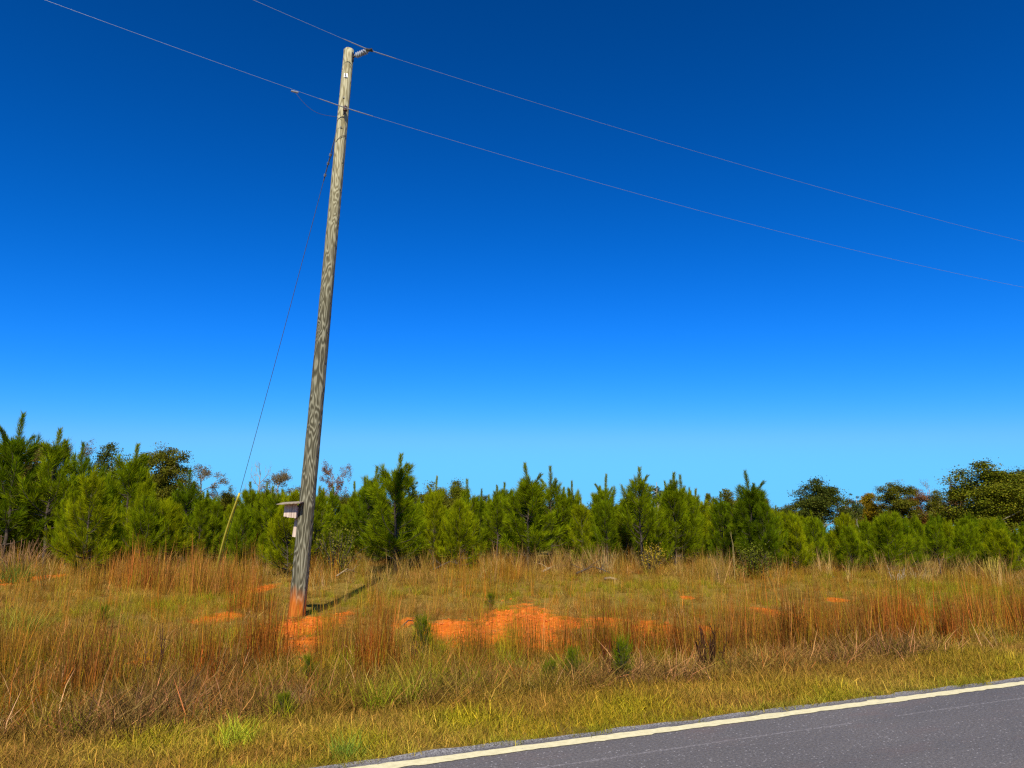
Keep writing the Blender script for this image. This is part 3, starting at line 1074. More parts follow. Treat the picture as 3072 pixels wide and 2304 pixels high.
# broomsedge: upright rusty stalks, in columns and drifts
P_sedge = protos('broomsedge_stalks', dict(n=15, h=(0.34, 0.80), spread=0.10, lean0=(0.0, 0.15), lean1=(-0.05, 0.25), width=0.0058, seg=3, curl=0.5, hue=0.3), range(30, 35))
SEDGE = [(270, 2085, 45, 26, 1.0), (215, 2120, 40, 20, .7), (570, 2065, 42, 26, 1.0), (610, 1990, 40, 22, .8), (745, 1975, 50, 34, 1.0), (820, 1990, 40, 24, .8),
         (1145, 1970, 28, 22, 1.0), (1080, 2015, 60, 26, .8), (1000, 1990, 60, 26, .6), (1420, 1985, 70, 20, .55), (1560, 1960, 60, 24, .7), (1760, 1985, 60, 26, .9), (1830, 1995, 40, 24, 1.0),
         (1920, 1980, 70, 24, .8), (2060, 1990, 70, 26, .9), (2180, 1985, 60, 24, .9), (2340, 1985, 40, 28, 1.0), (2420, 1965, 70, 26, 1.0), (2520, 1955, 70, 26, .9),
         (2640, 1945, 80, 24, 1.0), (2760, 1935, 80, 24, 1.0), (2870, 1930, 60, 24, .9), (3055, 1905, 50, 24, 1.0), (3120, 1890, 80, 24, .9), (2980, 1860, 90, 18, .5), (2230, 1800, 40, 14, .7),
         (420, 1772, 110, 16, 1.0), (560, 1768, 110, 16, 1.0), (680, 1772, 80, 14, 1.0), (330, 1752, 60, 12, .7), (725, 1840, 36, 22, .9), (1020, 1905, 40, 20, .6),
         (1500, 1740, 60, 12, .5), (1170, 1860, 30, 16, .7), (60, 2060, 50, 30, .6), (410, 2010, 40, 26, .5), (150, 1990, 40, 30, .5), (30, 1980, 40, 20, .5), (-60, 2040, 60, 40, .7), (490, 1900, 60, 16, .3), (1280, 1960, 60, 16, .4)]
SB = [b + (w[4],) for b, w in zip(blobs([w[:4] for w in SEDGE]), SEDGE)]
xs, ys, wt = [], [], []
for cx_, cy_, a_, b_, w in SB:
    m = int(w * 58 * (a_ * b_ * 3.1) * np.clip(11 / cy_, 0.45, 1.3)) + 6
    m = int(m * (1.25 if cy_ < 10.5 else (0.85 if cy_ < 15 else 0.5)))
    nc = max(2, int(a_ * b_ * 13))                      # each drift is a handful of separate clumps
    ccx, ccy = cx_ + RNG.normal(size=nc) * a_ * 0.55, cy_ + RNG.normal(size=nc) * b_ * 0.55
    q = RNG.integers(0, nc, m)
    xs.append(ccx[q] + RNG.normal(size=m) * 0.15); ys.append(ccy[q] + RNG.normal(size=m) * 0.15); wt.append(w * RNG.uniform(0.65, 1.25, nc)[q])
x2, y2 = sample(int(area(6, 26) * 2.0), 6, 26, 2.2)
x3, y3 = sample(int(area(11.5, 22) * 2.4), 11.5, 22, 2.5)
k = patch(x3 * 2.2, y3 * 2.2, 41) > 0.55
x2, y2 = np.concatenate([x2, x3[k]]), np.concatenate([y2, y3[k]])
x, y, w = np.concatenate(xs + [x2]), np.concatenate(ys + [y2]), np.concatenate(wt + [np.full(len(x2), 0.4)])
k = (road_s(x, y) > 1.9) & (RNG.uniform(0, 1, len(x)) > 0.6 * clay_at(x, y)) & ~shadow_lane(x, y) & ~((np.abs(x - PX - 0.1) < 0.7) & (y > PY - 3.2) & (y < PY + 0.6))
x, y, w = x[k], y[k], w[k]
pt = patch(x, y, 8)
base = mixv(np.tile(RUST, (len(x), 1)), TAN * 0.9, np.clip(pt * 0.8 - 0.05, 0, 1) * RNG.uniform(0, 1, len(x)))
base = mixv(base, BROWN * 0.6, RNG.uniform(0, 0.65, len(x)))
base = base * (RNG.uniform(0.40, 1.30, len(x)) * (0.72 + 0.25 * sstep(9, 12, y)))[:, None]
base = mixv(base, OLIVE, np.clip(np.clip(0.7 - w, 0, 1) * 1.2 + (RNG.uniform(0, 1, len(x)) < 0.18) * 0.75, 0, 1))
sc_ = RNG.uniform(0.6, 1.15, len(x)) * (0.72 + 0.40 * w) * (1 + 0.35 * sstep(14, 17, y) * (x < 0))
scatter('broomsedge', 'upright rusty red broomsedge stalks standing in drifts over the clay', 'grass', place(x, y),
        np.stack([sc_, sc_, sc_ * RNG.uniform(0.8, 1.2, len(x))], 1), base, P_sedge, tilt=0.07)

# pale straw along the foot of the pines
P_straw = protos('straw_stalks', dict(n=26, h=(0.35, 0.95), spread=0.14, lean0=(0.0, 0.45), lean1=(-0.1, 0.5), width=0.0095, seg=3, curl=0.9, hue=0.25), range(40, 45))
x, y = sample(int(area(18.5, 27.5) * 2.6), 18.5, 27.5, 5)
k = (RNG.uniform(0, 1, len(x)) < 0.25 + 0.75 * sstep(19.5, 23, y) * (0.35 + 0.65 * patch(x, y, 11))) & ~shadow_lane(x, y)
x, y = x[k], y[k]
for (u, v, n_) in ((1245, 1690, 12), (1810, 1715, 20), (1140, 1745, 14), (1690, 1715, 12), (2120, 1735, 10), (2730, 1735, 14), (2975, 1740, 10), (390, 1690, 12), (1560, 1715, 12), (1100, 1800, 8), (60, 1690, 24)):
    gx_, gy_, _ = on_ground(u, v)
    x = np.concatenate([x, gx_ + RNG.normal(size=n_) * 0.45]); y = np.concatenate([y, gy_ + RNG.normal(size=n_) * 0.5])
base = mixv(np.tile(STRAW * 0.72, (len(x), 1)), BROWN * 0.8, RNG.uniform(0, 1, len(x)) ** 0.9)
base = mixv(base, OLIVE * 0.9, RNG.uniform(0.1, 0.9, len(x)) * patch(x, y, 12))
sc_ = RNG.uniform(0.55, 1.15, len(x))
scatter('straw_grass', 'pale dry straw standing along the foot of the pines', 'grass', place(x, y),
        np.stack([sc_, sc_, sc_], 1), base, P_straw, tilt=0.15)


# ------------------------------------------------------------------ young pines
def needles(mb, a, b, n, r, length=(0.16, 0.30), splay=(0.35, 1.05), width=0.0075, c0=1.0):
    """needles all along a shoot from a to b"""
    a = np.asarray(a, float); b = np.asarray(b, float)
    d = b - a; Ls = np.linalg.norm(d); d /= Ls + 1e-9
    ref = np.array([0, 0, 1.0]) if abs(d[2]) < 0.9 else np.array([1.0, 0, 0])
    u = np.cross(d, ref); u /= np.linalg.norm(u); w = np.cross(d, u)
    t = r.uniform(0, 1, n) ** 0.8
    az_ = r.uniform(0, 2 * np.pi, n)
    sp = r.uniform(splay[0], splay[1], n) * (1.1 - 0.55 * t)
    ln = r.uniform(length[0], length[1], n)
    rad = np.cos(az_)[:, None] * u + np.sin(az_)[:, None] * w
    nd = np.cos(sp)[:, None] * d + np.sin(sp)[:, None] * rad
    nd[:, 2] -= 0.10 * sp
    p = a + d * (t * Ls)[:, None]
    side = np.cross(nd, r.normal(size=(n, 3))); side /= np.linalg.norm(side, axis=1)[:, None] + 1e-9
    wd = (width * r.uniform(0.7, 1.3, n) / 2)[:, None]
    tip = p + nd * ln[:, None]
    mid = p + nd * (ln * 0.55)[:, None] + np.array([0, 0, 0.006])
    V = np.stack([p, mid - side * wd, tip, mid + side * wd], 1).reshape(-1, 3)
    f = np.arange(n * 4).reshape(-1, 4)
    br = c0 * r.uniform(0.6, 1.25, n)
    col = np.stack([br * r.uniform(0.85, 1.15, n), br, br * r.uniform(0.6, 1.3, n)], 1)
    mb.add(V, f, np.repeat(col, 4, 0))


def make_pine(seed, H=3.5, spread=0.34, candle=1.0, bare=0.12, dens=1.0, lead=1):
    r = np.random.default_rng(seed)
    tr, cr = MB(), MB()
    nb = 14
    zs = np.linspace(-0.15, H - 0.66 * candle, nb)
    wob = np.cumsum(r.normal(size=(nb, 2)) * 0.012, 0)
    axis_ = np.concatenate([wob - wob[1], zs[:, None]], 1)
    tr.tube(axis_, np.linspace(0.042, 0.012, nb) * H / 3.5, 7)
    def trunk_at(z_):
        return np.array([np.interp(z_, zs, axis_[:, 0]), np.interp(z_, zs, axis_[:, 1]), z_])
    z_ = H * bare
    k = 0
    while z_ < H - 0.72 * candle:
        top = (z_ / H)
        nbr = r.integers(4, 7)
        off = r.uniform(0, 6.28)
        for j in range(nbr):
            a_ = off + j * 6.283 / nbr + r.normal() * 0.25
            Lb = (spread * (H - z_) * (1.0 - 0.25 * (1 - top)) + 0.22) * r.uniform(0.45, 1.2)
            Lb = min(Lb, 0.40 * H)
            el = math.radians(14 + 46 * top ** 1.1 + r.normal() * 10)
            p = trunk_at(z_ + r.normal() * 0.05)
            pts = [p]
            ns = 4
            for q in range(ns):
                e2 = el + 0.16 * q
                a_ += r.normal() * 0.08
                p = p + np.array([math.cos(a_) * math.cos(e2), math.sin(a_) * math.cos(e2), math.sin(e2)]) * Lb / ns
                pts.append(p)
            pts = np.array(pts)
            tr.tube(pts, np.linspace(0.013, 0.005, ns + 1) * (0.6 + Lb), 4, cap=False)
            sh = r.uniform(0.72, 1.15)
            for q in range(1 if Lb > 0.45 else 0, ns):
                m = int(Lb / ns * 210 * dens)
                needles(cr, pts[q], pts[q + 1], m, r, c0=sh)
            lt = (0.16 + 0.16 * r.uniform()) * (H / 3.5) ** 0.5 * (1 - 0.55 * top ** 2)
            bd = (pts[-1] - pts[-2]) / np.linalg.norm(pts[-1] - pts[-2])
            ud = bd * 0.55 + np.array([0, 0, 0.85]); ud /= np.linalg.norm(ud)
            tr.tube([pts[-1], pts[-1] + ud * lt], [0.006, 0.003], 3, cap=False)
            needles(cr, pts[-1] - bd * 0.06, pts[-1] + ud * lt, int((30 + 230 * lt) * dens), r, splay=(0.2, 0.7), c0=sh * 1.1)
            for q in range(int(1 + Lb * 4)):
                t_ = r.uniform(0.35, 0.95)
                i = min(ns - 1, int(t_ * ns)); p0 = pts[i] + (pts[i + 1] - pts[i]) * (t_ * ns - i)
                dv = (pts[i + 1] - pts[i]) / np.linalg.norm(pts[i + 1] - pts[i])
                lat = np.cross(dv, [0, 0, 1.0]) * r.choice([-1, 1])
                sd = dv * 0.7 + lat * r.uniform(0.3, 0.8) + np.array([0, 0, r.uniform(0.2, 1.2)])
                sd /= np.linalg.norm(sd)
                ls = r.uniform(0.16, 0.36) * (0.6 + 0.5 * Lb)
                p1 = p0 + sd * ls
                tr.tube([p0, p1], [0.005, 0.003], 3, cap=False)
                needles(cr, p0 + (p1 - p0) * 0.15, p1, int(ls * 210 * dens) + 12, r, splay=(0.25, 0.95), c0=r.uniform(0.75, 1.15))
        z_ += r.uniform(0.20, 0.34) * (H / 3.5) * (1.1 - 0.3 * top)
        k += 1
    # leader and candles: bottle-brush columns
    p = trunk_at(zs[-1])
    for j in range(lead):
        tipd = np.array([r.normal() * 0.05 + (0.25 * (j) if j else 0), r.normal() * 0.05, 1.0])
        L_ = 0.85 * candle * (1 if j == 0 else 0.75)
        q0 = p + np.array([0, 0, -0.25 * candle]); q1 = p + tipd * (L_ - 0.08)
        tr.tube([p + np.array([0, 0, -0.1]), q1], [0.011, 0.006], 5, cap=False)
        needles(cr, q0, q1, int(420 * candle), r, length=(0.14, 0.22), splay=(0.35, 0.85), c0=0.95)
        needles(cr, q1 - tipd * 0.1, q1 + tipd * 0.02, 45, r, length=(0.07, 0.12), splay=(0.1, 0.4), c0=1.0)
    for j in range(r.integers(4, 7) + (2 if candle > 1.15 else 0)):
        a_ = r.uniform(0, 6.28)
        base_ = p + np.array([0, 0, r.uniform(-0.35, 0.12) * candle])
        sl = r.uniform(0.25, 0.6)
        dd = np.array([math.cos(a_) * sl, math.sin(a_) * sl, 1.0]); dd /= np.linalg.norm(dd)
        L_ = r.uniform(0.34, 0.58) * candle
        tr.tube([base_, base_ + dd * L_], [0.008, 0.005], 4, cap=False)
        needles(cr, base_ + dd * 0.05, base_ + dd * L_, int(L_ * 480), r, length=(0.12, 0.19), splay=(0.35, 0.85), c0=0.95)
    return tr.mesh('trunk', M['bark'], True), cr.mesh('crown', M['needle'])


PINES = {
    'full': [make_pine(201, 3.5, 0.33, bare=0.06), make_pine(202, 3.5, 0.30, 1.1, bare=0.07), make_pine(203, 3.5, 0.36, 0.9, bare=0.05, lead=2), make_pine(204, 3.5, 0.31, 1.0, bare=0.06)],
    'spire': [make_pine(211, 3.5, 0.25, 1.35, 0.14), make_pine(212, 3.5, 0.27, 1.25, 0.12), make_pine(213, 3.5, 0.24, 1.3, 0.2, 0.9)],
    'bushy': [make_pine(221, 2.2, 0.46, 0.62, 0.08), make_pine(222, 2.2, 0.50, 0.55, 0.08), make_pine(223, 2.2, 0.42, 0.7, 0.1)],
    'leggy': [make_pine(231, 3.5, 0.32, 1.0, 0.32, 0.9), make_pine(232, 3.5, 0.30, 1.1, 0.28, 0.9)],
}
PINES['seedling'] = [make_pine(241, 0.9, 0.20, 0.30, 0.10, 0.09), make_pine(242, 0.9, 0.26, 0.25, 0.08, 0.09), make_pine(243, 0.9, 0.16, 0.38, 0.10, 0.09)]
NOM = {'seedling': 0.9, 'full': 3.5, 'spire': 3.5, 'bushy': 2.2, 'leggy': 3.5}
N_DARK = (0.122, 0.175, 0.002); N_MID = (0.190, 0.238, 0.002); N_BRIGHT = (0.260, 0.285, 0.002)


def pine(x, y, H, kind, k, tint, label, group, fat=1.0, rz=None, name='pine_tree'):
    tr, cr = PINES[kind][k % len(PINES[kind])]
    o = empty(name, (x, y, float(ground_z(x, y))), RNG.uniform(0, 6.28) if rz is None else rz)
    sc_ = H / NOM[kind]
    o.scale = (sc_ * fat, sc_ * fat, sc_)
    tag(o, label, 'pine tree', group)
    t_ = link(bpy.data.objects.new('trunk', tr), o)
    c_ = link(bpy.data.objects.new('crown', cr), o)
    c_.color = (*tint, 1)
    return o


HERO = [  # image column of the leader, image row of the tip, depth, kind, variant, width, tint, label
    (18, 1252, 24.5, 'spire', 0, 1.25, N_DARK, 'tallest dark pine at the far left edge of the plantation'),
    (142, 1292, 24.8, 'leggy', 0, 1.25, N_MID, 'tall pine near the left edge with a bare dark lower trunk'),
    (222, 1333, 27.0, 'full', 0, 1.0, N_DARK, 'narrow-topped dark pine behind the bright bushy pine on the left'),
    (262, 1400, 21.6, 'full', 2, 1.15, N_BRIGHT, 'bright yellow-green bushy pine standing foremost on the left'),
    (380, 1342, 26.0, 'spire', 1, 1.35, N_MID, 'tall pointed pine in front of the round dark oak on the left'),
    (432, 1510, 23.0, 'bushy', 0, 1.0, N_MID, 'small green pine right of the bright bushy pine on the left'),
    (505, 1505, 23.6, 'bushy', 2, 1.0, N_BRIGHT, 'light green young pine halfway between bright bushy pine and yellow guy guard'),
    (556, 1418, 26.0, 'spire', 2, 1.3, N_DARK, 'dark narrow pine tip rising just left of the guy guard'),
    (600, 1480, 25.0, 'full', 1, 1.1, N_MID, 'rounded pine directly left of the yellow guy guard'),
    (745, 1450, 24.6, 'full', 3, 1.15, N_MID, 'full pine just right of the yellow guy guard'),
    (808, 1462, 24.0, 'full', 0, 1.15, N_MID, 'broad pine behind the birdhouse'),
    (868, 1500, 21.2, 'bushy', 1, 0.95, N_BRIGHT, 'low bushy pine behind the foot of the utility pole'),
    (950, 1462, 22.2, 'full', 2, 1.2, N_MID, 'wide pine immediately right of the pole with drooping low branches'),
    (1062, 1452, 26.5, 'spire', 0, 1.1, N_MID, 'thin pine tip standing between the pole and the twin-tipped pine'),
    (1118, 1407, 26.5, 'spire', 1, 1.25, N_MID, 'pine with a stout brush-like tip left of the tallest centre pine'),
    (1090, 1436, 27.0, 'leggy', 1, 1.0, N_DARK, 'slender dark pine close beside the stout-tipped pine'),
    (1190, 1371, 22.6, 'spire', 1, 1.55, N_MID, 'tallest pine of the centre, over the end of the pole shadow'),
    (1303, 1482, 23.6, 'full', 1, 1.05, N_BRIGHT, 'yellow-green pine with a pale stem right of the tallest centre pine'),
    (1403, 1445, 25.0, 'spire', 2, 1.2, N_MID, 'pine with a lone upright tip before the olive mound of oaks'),
    (1490, 1460, 25.4, 'leggy', 0, 1.1, N_MID, 'pine whose tip stands alone left of the many-armed pine'),
    (1585, 1399, 23.5, 'spire', 0, 1.5, N_MID, 'many-armed pine with the tallest candle right of centre'),
    (1656, 1408, 24.6, 'spire', 2, 1.35, N_MID, 'second candle-topped pine close right of the many-armed pine'),
    (1717, 1451, 25.0, 'spire', 1, 1.0, N_MID, 'pine with a thin tip right of the two candle-topped pines'),
    (1745, 1497, 23.4, 'full', 3, 1.0, N_BRIGHT, 'short light pine below the thin-tipped pine'),
    (1820, 1431, 25.4, 'spire', 0, 1.15, N_MID, 'pine with a sparse bluish tip left of the forked-topped pine'),
    (1928, 1408, 22.8, 'leggy', 1, 1.35, N_MID, 'forked-topped pine with a visible dark trunk, in front of the round oak'),
    (1975, 1520, 24.0, 'full', 0, 1.1, N_MID, 'dense pine below the sparse mature pine'),
    (2023, 1426, 24.5, 'spire', 1, 1.35, N_MID, 'left one of a close pair of candle-topped pines right of the sparse mature pine'),
    (2052, 1433, 25.2, 'spire', 2, 1.2, N_MID, 'right one of a close pair of candle-topped pines right of the sparse mature pine'),
    (2078, 1465, 25.8, 'full', 2, 1.0, N_MID, 'lower pine leaning out beside the close pair of candle-topped pines'),
    (2165, 1480, 24.4, 'full', 1, 1.15, N_DARK, 'dark full pine left of the last tall candle'),
    (2255, 1422, 23.5, 'spire', 0, 1.5, N_DARK, 'last tall dark pine before the row drops to low pines on the right'),
    (2290, 1490, 23.0, 'full', 3, 1.2, N_DARK, 'dark pine at the right foot of the last tall dark pine'),
    (2332, 1522, 24.6, 'spire', 2, 1.0, N_MID, 'narrow pine at the step down to the low pines on the right'),
    (2390, 1580, 23.0, 'bushy', 0, 1.0, N_BRIGHT, 'low bushy pine left below the dark green oak on the right'),
    (2440, 1535, 24.0, 'full', 0, 1.0, N_MID, 'low pine straight below the dark green oak on the right'),
    (2545, 1590, 23.0, 'bushy', 1, 1.0, N_MID, 'low pine below the yellowing tree on the right'),
    (2665, 1545, 22.8, 'bushy', 2, 1.25, N_MID, 'dense rounded pine standing highest among the low pines on the right'),
    (2712, 1560, 24.0, 'full', 3, 1.0, N_DARK, 'darker pine tucked behind the dense rounded pine on the right'),
    (2810, 1560, 22.6, 'leggy', 0, 1.3, N_MID, 'low pine on the right with a dark open trunk'),
    (2885, 1590, 23.6, 'bushy', 0, 1.1, N_MID, 'low pine below the big yellow-green tree'),
    (2995, 1600, 22.4, 'bushy', 1, 1.15, N_BRIGHT, 'bright low pine at the right edge under the big yellow-green tree'),
    (3045, 1585, 24.0, 'full', 2, 1.0, N_MID, 'rightmost low pine against the dark trees'),
]
G_PINE = 'young pines of the plantation'
taken = []
for u, vt, yy, kind, k, fat, tint, lab in HERO:
    xx = x_at(u, yy)
    H = z_at(vt, yy) - float(ground_z(xx, yy))
    H = H / (1.0 if kind == 'bushy' else 1.04)
    pine(xx, yy, H, kind, k, tint, lab, G_PINE, fat)
    taken.append((xx, yy))

# close-packed rows behind
n_fill = 0
ZONES = [(262, 'left of the bright bushy pine'), (700, 'between bright bushy pine and guy wire'), (890, 'between guy wire and pole'),
         (1190, 'between pole and tallest centre pine'), (1585, 'between tallest centre pine and many-armed pine'), (2040, 'between many-armed pine and the close pair'),
         (2255, 'between close pair and last tall pine'), (2464, 'left of the dark green oak'), (2766, 'between dark green oak and red-leaved tree'), (9999, 'right of the red-leaved tree')]
ORD = ['first', 'second', 'third', 'fourth', 'fifth', 'sixth', 'seventh', 'eighth', 'ninth', 'tenth', 'eleventh', 'twelfth', 'thirteenth', 'fourteenth', 'fifteenth', 'sixteenth', 'seventeenth', 'eighteenth']


def zone_of(u):
    return next(z_ for lim, z_ in ZONES if u < lim)


nth = {}
for row in range(11):
    yy0 = 23.4 + row * 1.9
    xm = yy0 * 0.78 + 2
    for xx in np.arange(-xm, xm, 1.2 if row < 3 else (1.9 if row < 6 else 2.8)):
        px = xx + RNG.normal() * 0.35; py = yy0 + RNG.normal() * 0.4
        if any((px - a_) ** 2 + (py - b_) ** 2 < 0.55 for a_, b_ in taken): continue
        if row == 0 and RNG.uniform() < 0.35: continue
        u = 1536 + px / (py * CP) * FPX
        Hm = np.interp(u, [0, 250, 420, 700, 1300, 2250, 2400, 3072], [3.35, 3.2, 3.0, 2.85, 2.85, 2.8, 2.0, 1.95])
        H = Hm * RNG.uniform(0.68, 1.0) * (0.92 if row == 0 else 1.0)
        kind = 'bushy' if H < 2.2 and RNG.uniform() < 0.75 else ('full' if RNG.uniform() < 0.7 else ('leggy' if RNG.uniform() < 0.5 else 'spire'))
        f = RNG.uniform()
        tint = np.array(N_MID) * (1 - f) + np.array(N_DARK if RNG.uniform() < 0.5 else N_BRIGHT) * f
        shade = 'dark' if tint[0] < 0.135 else ('yellowish' if tint[0] > 0.2 else 'green')
        form = {'bushy': 'bushy', 'full': 'full', 'leggy': 'open', 'spire': 'pointed'}[kind]
        key = (row, zone_of(u)); nth[key] = nth.get(key, -1) + 1
        lab = '%s %s pine, %s from left in %s row, %s' % (shade, form, ORD[nth[key]], ORD[row], zone_of(u))
        o = pine(px, py, H, kind, int(RNG.integers(0, 4)), tint, lab, 'pines packed in the rows behind' if row > 1 else 'short pines filling the front rows', RNG.uniform(0.85, 1.2))
        n_fill += 1
print('fill pines', n_fill)


# ------------------------------------------------------------------ broadleaf trees beyond
def make_tree(seed, H=10.0, R=3.4, trunk_h=0.3, n_clump=120, leaf=0.20, per=150, shape='round', gap=0.0, limbs=7):
    r = np.random.default_rng(seed)
    tr, cr = MB(), MB()
    th = H * trunk_h
    top = np.array([r.normal() * 0.3, r.normal() * 0.3, H * 0.86])
    ax_ = np.array([[0, 0, -0.3], [r.normal() * 0.08, 0.0, th * 0.5], [r.normal() * 0.15, r.normal() * 0.1, th], [top[0] * 0.5, top[1] * 0.5, H * 0.6], top])
    tr.tube(ax_, np.array([0.21, 0.17, 0.14, 0.08, 0.03]) * H / 10, 8)
    centers = []
    for j in range(limbs + 6):
        z0 = th + (H * 0.72 - th) * (j / (limbs + 5)) ** 0.9
        a_ = j * 2.4 + r.normal() * 0.4
        p0 = np.array([np.interp(z0, ax_[:, 2], ax_[:, 0]), np.interp(z0, ax_[:, 2], ax_[:, 1]), z0])
        zr = (z0 - th) / (H - th)
        if shape == 'round': Lh = R * (0.95 - 0.55 * zr)
        elif shape == 'flat': Lh = R * (0.4 + 0.7 * zr)
        else: Lh = R * (0.8 - 0.6 * zr)
        Lh *= r.uniform(0.55, 1.25)
        up = r.uniform(0.25, 0.75)
        pts = [p0]
        for q in range(4):
            a_ += r.normal() * 0.2
            pts.append(pts[-1] + np.array([math.cos(a_), math.sin(a_), up * (1 - 0.15 * q)]) * Lh / 4)
        pts = np.array(pts)
        tr.tube(pts, np.linspace(0.075, 0.018, 5) * H / 10, 5, cap=False)
        for q in range(3):
            i = r.integers(1, 4)
            e = pts[i] + (r.normal(size=3) * np.array([1, 1, 0.6]) + np.array([0, 0, 0.3])) * Lh * 0.33
            tr.tube([pts[i], (pts[i] + e) / 2 + r.normal(size=3) * 0.08, e], np.array([0.03, 0.02, 0.008]) * H / 10, 4, cap=False)
            centers.append(e)
        centers += list(pts[2:])
    centers += [top + r.normal(size=3) * 0.3 for _ in range(5)]
    centers = np.array(centers)
    for j in range(n_clump):
        c = centers[r.integers(0, len(centers))] + r.normal(size=3).clip(-1.6, 1.6) * np.array([0.40, 0.40, 0.34]) * R / 3.4
        if gap and r.uniform() < gap: continue
        n = int(per * r.uniform(0.6, 1.4))
        sg = r.uniform(0.28, 0.55) * R / 3.4
        p = c + r.normal(size=(n, 3)).clip(-1.7, 1.7) * np.array([sg, sg, sg * 0.7])
        nrm = r.normal(size=(n, 3)) + np.array([0, 0, 0.8]); nrm /= np.linalg.norm(nrm, axis=1)[:, None]
        u = np.cross(nrm, r.normal(size=(n, 3))); u /= np.linalg.norm(u, axis=1)[:, None]; w = np.cross(nrm, u)
        ls = (leaf * r.uniform(0.55, 1.2, n) / 2)[:, None]
        V = np.stack([p - u * ls, p + w * ls * 0.6, p + u * ls, p - w * ls * 0.6], 1).reshape(-1, 3)
        cb = r.uniform(0.6, 1.3)
        br = cb * r.uniform(0.65, 1.3, n)
        col = np.stack([br * r.uniform(0.85, 1.25, n), br, br * r.uniform(0.7, 1.2, n)], 1)
        cr.add(V, np.arange(n * 4).reshape(-1, 4), np.repeat(col, 4, 0))
    return tr.mesh('trunk', M['grey_bark'], True), cr.mesh('crown', M['leaf'])


def make_bare(seed, H=10.0, R=2.6, leaf_n=20):
    r = np.random.default_rng(seed)
    tr, cr = MB(), MB()
    tr.tube([[0, 0, -0.3], [0.1, 0, H * 0.4], [0, 0.1, H * 0.72], [0.1, 0, H * 0.92]], np.array([0.17, 0.13, 0.09, 0.03]) * H / 10, 7)
    def grow(p, d, L_, rad, lev):
        pts = [p]
        for q in range(3):
            d = d + r.normal(size=3) * 0.16; d /= np.linalg.norm(d)
            pts.append(pts[-1] + d * L_ / 3)
        tr.tube(pts, np.linspace(rad, rad * 0.4, 4), 4, cap=False)
        if lev:
            for q in range(4):
                i = r.integers(1, 4)
                grow(pts[i], d + r.normal(size=3) * 0.55 + np.array([0, 0, 0.15]), L_ * 0.55, rad * 0.5, lev - 1)
        elif leaf_n:
            n = leaf_n
            pp = np.array(pts[-1]) + r.normal(size=(n, 3)) * 0.22
            u = r.normal(size=(n, 3)); u /= np.linalg.norm(u, axis=1)[:, None]
            w = np.cross(u, r.normal(size=(n, 3))); w /= np.linalg.norm(w, axis=1)[:, None]
            ls = (0.16 * r.uniform(0.6, 1.2, n) / 2)[:, None]
            V = np.stack([pp - u * ls, pp + w * ls * 0.6, pp + u * ls, pp - w * ls * 0.6], 1).reshape(-1, 3)
            br = r.uniform(0.6, 1.3, n)
            cr.add(V, np.arange(n * 4).reshape(-1, 4), np.repeat(np.stack([br, br, br], 1), 4, 0))
    for j in range(8):
        z0 = H * (0.5 + 0.4 * j / 8)
        a_ = j * 2.4
        grow(np.array([0.05, 0.05, z0]), np.array([math.cos(a_), math.sin(a_), 0.45 + 0.06 * j]), R * r.uniform(0.6, 1.0), 0.05 * H / 10, 2)
    return tr.mesh('trunk', M['grey_bark'], True), (cr.mesh('crown', M['leaf']) if cr.n else None)


TREES = {
    'oak': [make_tree(301, 10, 3.2, 0.22, 230), make_tree(302, 10, 3.0, 0.26, 200), make_tree(303, 10, 3.6, 0.2, 270)],
    'airy': [make_tree(311, 10, 2.7, 0.3, 150, per=110), make_tree(312, 10, 2.4, 0.34, 130, per=105), make_tree(313, 10, 2.9, 0.3, 150, per=105)],
    'mound': [make_tree(321, 7, 3.6, 0.15, 150), make_tree(322, 7, 3.2, 0.15, 130)],
    'tall_pine': [make_tree(331, 11, 1.9, 0.5, 55, leaf=0.22, per=80, shape='flat'), make_tree(332, 11, 1.7, 0.55, 42, leaf=0.22, per=70, shape='flat')],
    'bare': [make_bare(341, 10, 2.6, 0), make_bare(342, 10, 2.2, 6)],
    'thin': [make_bare(351, 10, 2.2, 60), make_bare(352, 10, 2.6, 48)],
}
TN = {'oak': (10, 3.0), 'airy': (10, 2.5), 'mound': (7, 3.3), 'tall_pine': (11, 1.9), 'bare': (10, 2.4), 'thin': (10, 2.3)}
C_DARK = (0.070, 0.088, 0.010); C_OLIVE = (0.115, 0.118, 0.009); C_YEL = (0.28, 0.20, 0.008); C_YG = (0.130, 0.145, 0.007)
C_RED = (0.19, 0.085, 0.022); C_GREYB = (0.17, 0.125, 0.055); C_BRN = (0.17, 0.11, 0.035); C_PINE = (0.07, 0.10, 0.028)


def tree(u, vt, halfw, yy, kind, k, tint, label, group, name='broadleaf_tree', cat='tree'):
    tr, cr = TREES[kind][k % len(TREES[kind])]
    xx = x_at(u, yy)
    zg = float(ground_z(xx, yy))
    H = z_at(vt, yy) - zg
    Wd = halfw / FPX * yy * CP
    hn, rn = TN[kind]
    o = empty(name, (xx, yy, zg), RNG.uniform(0, 6.28))
    o.scale = (Wd / rn, Wd / rn, H / hn / 0.98)
    tag(o, label, cat, group)
    link(bpy.data.objects.new('trunk', tr), o)
    if cr is not None:
        c_ = link(bpy.data.objects.new('crown', cr), o)
        c_.color = (*tint, 1)
    return o


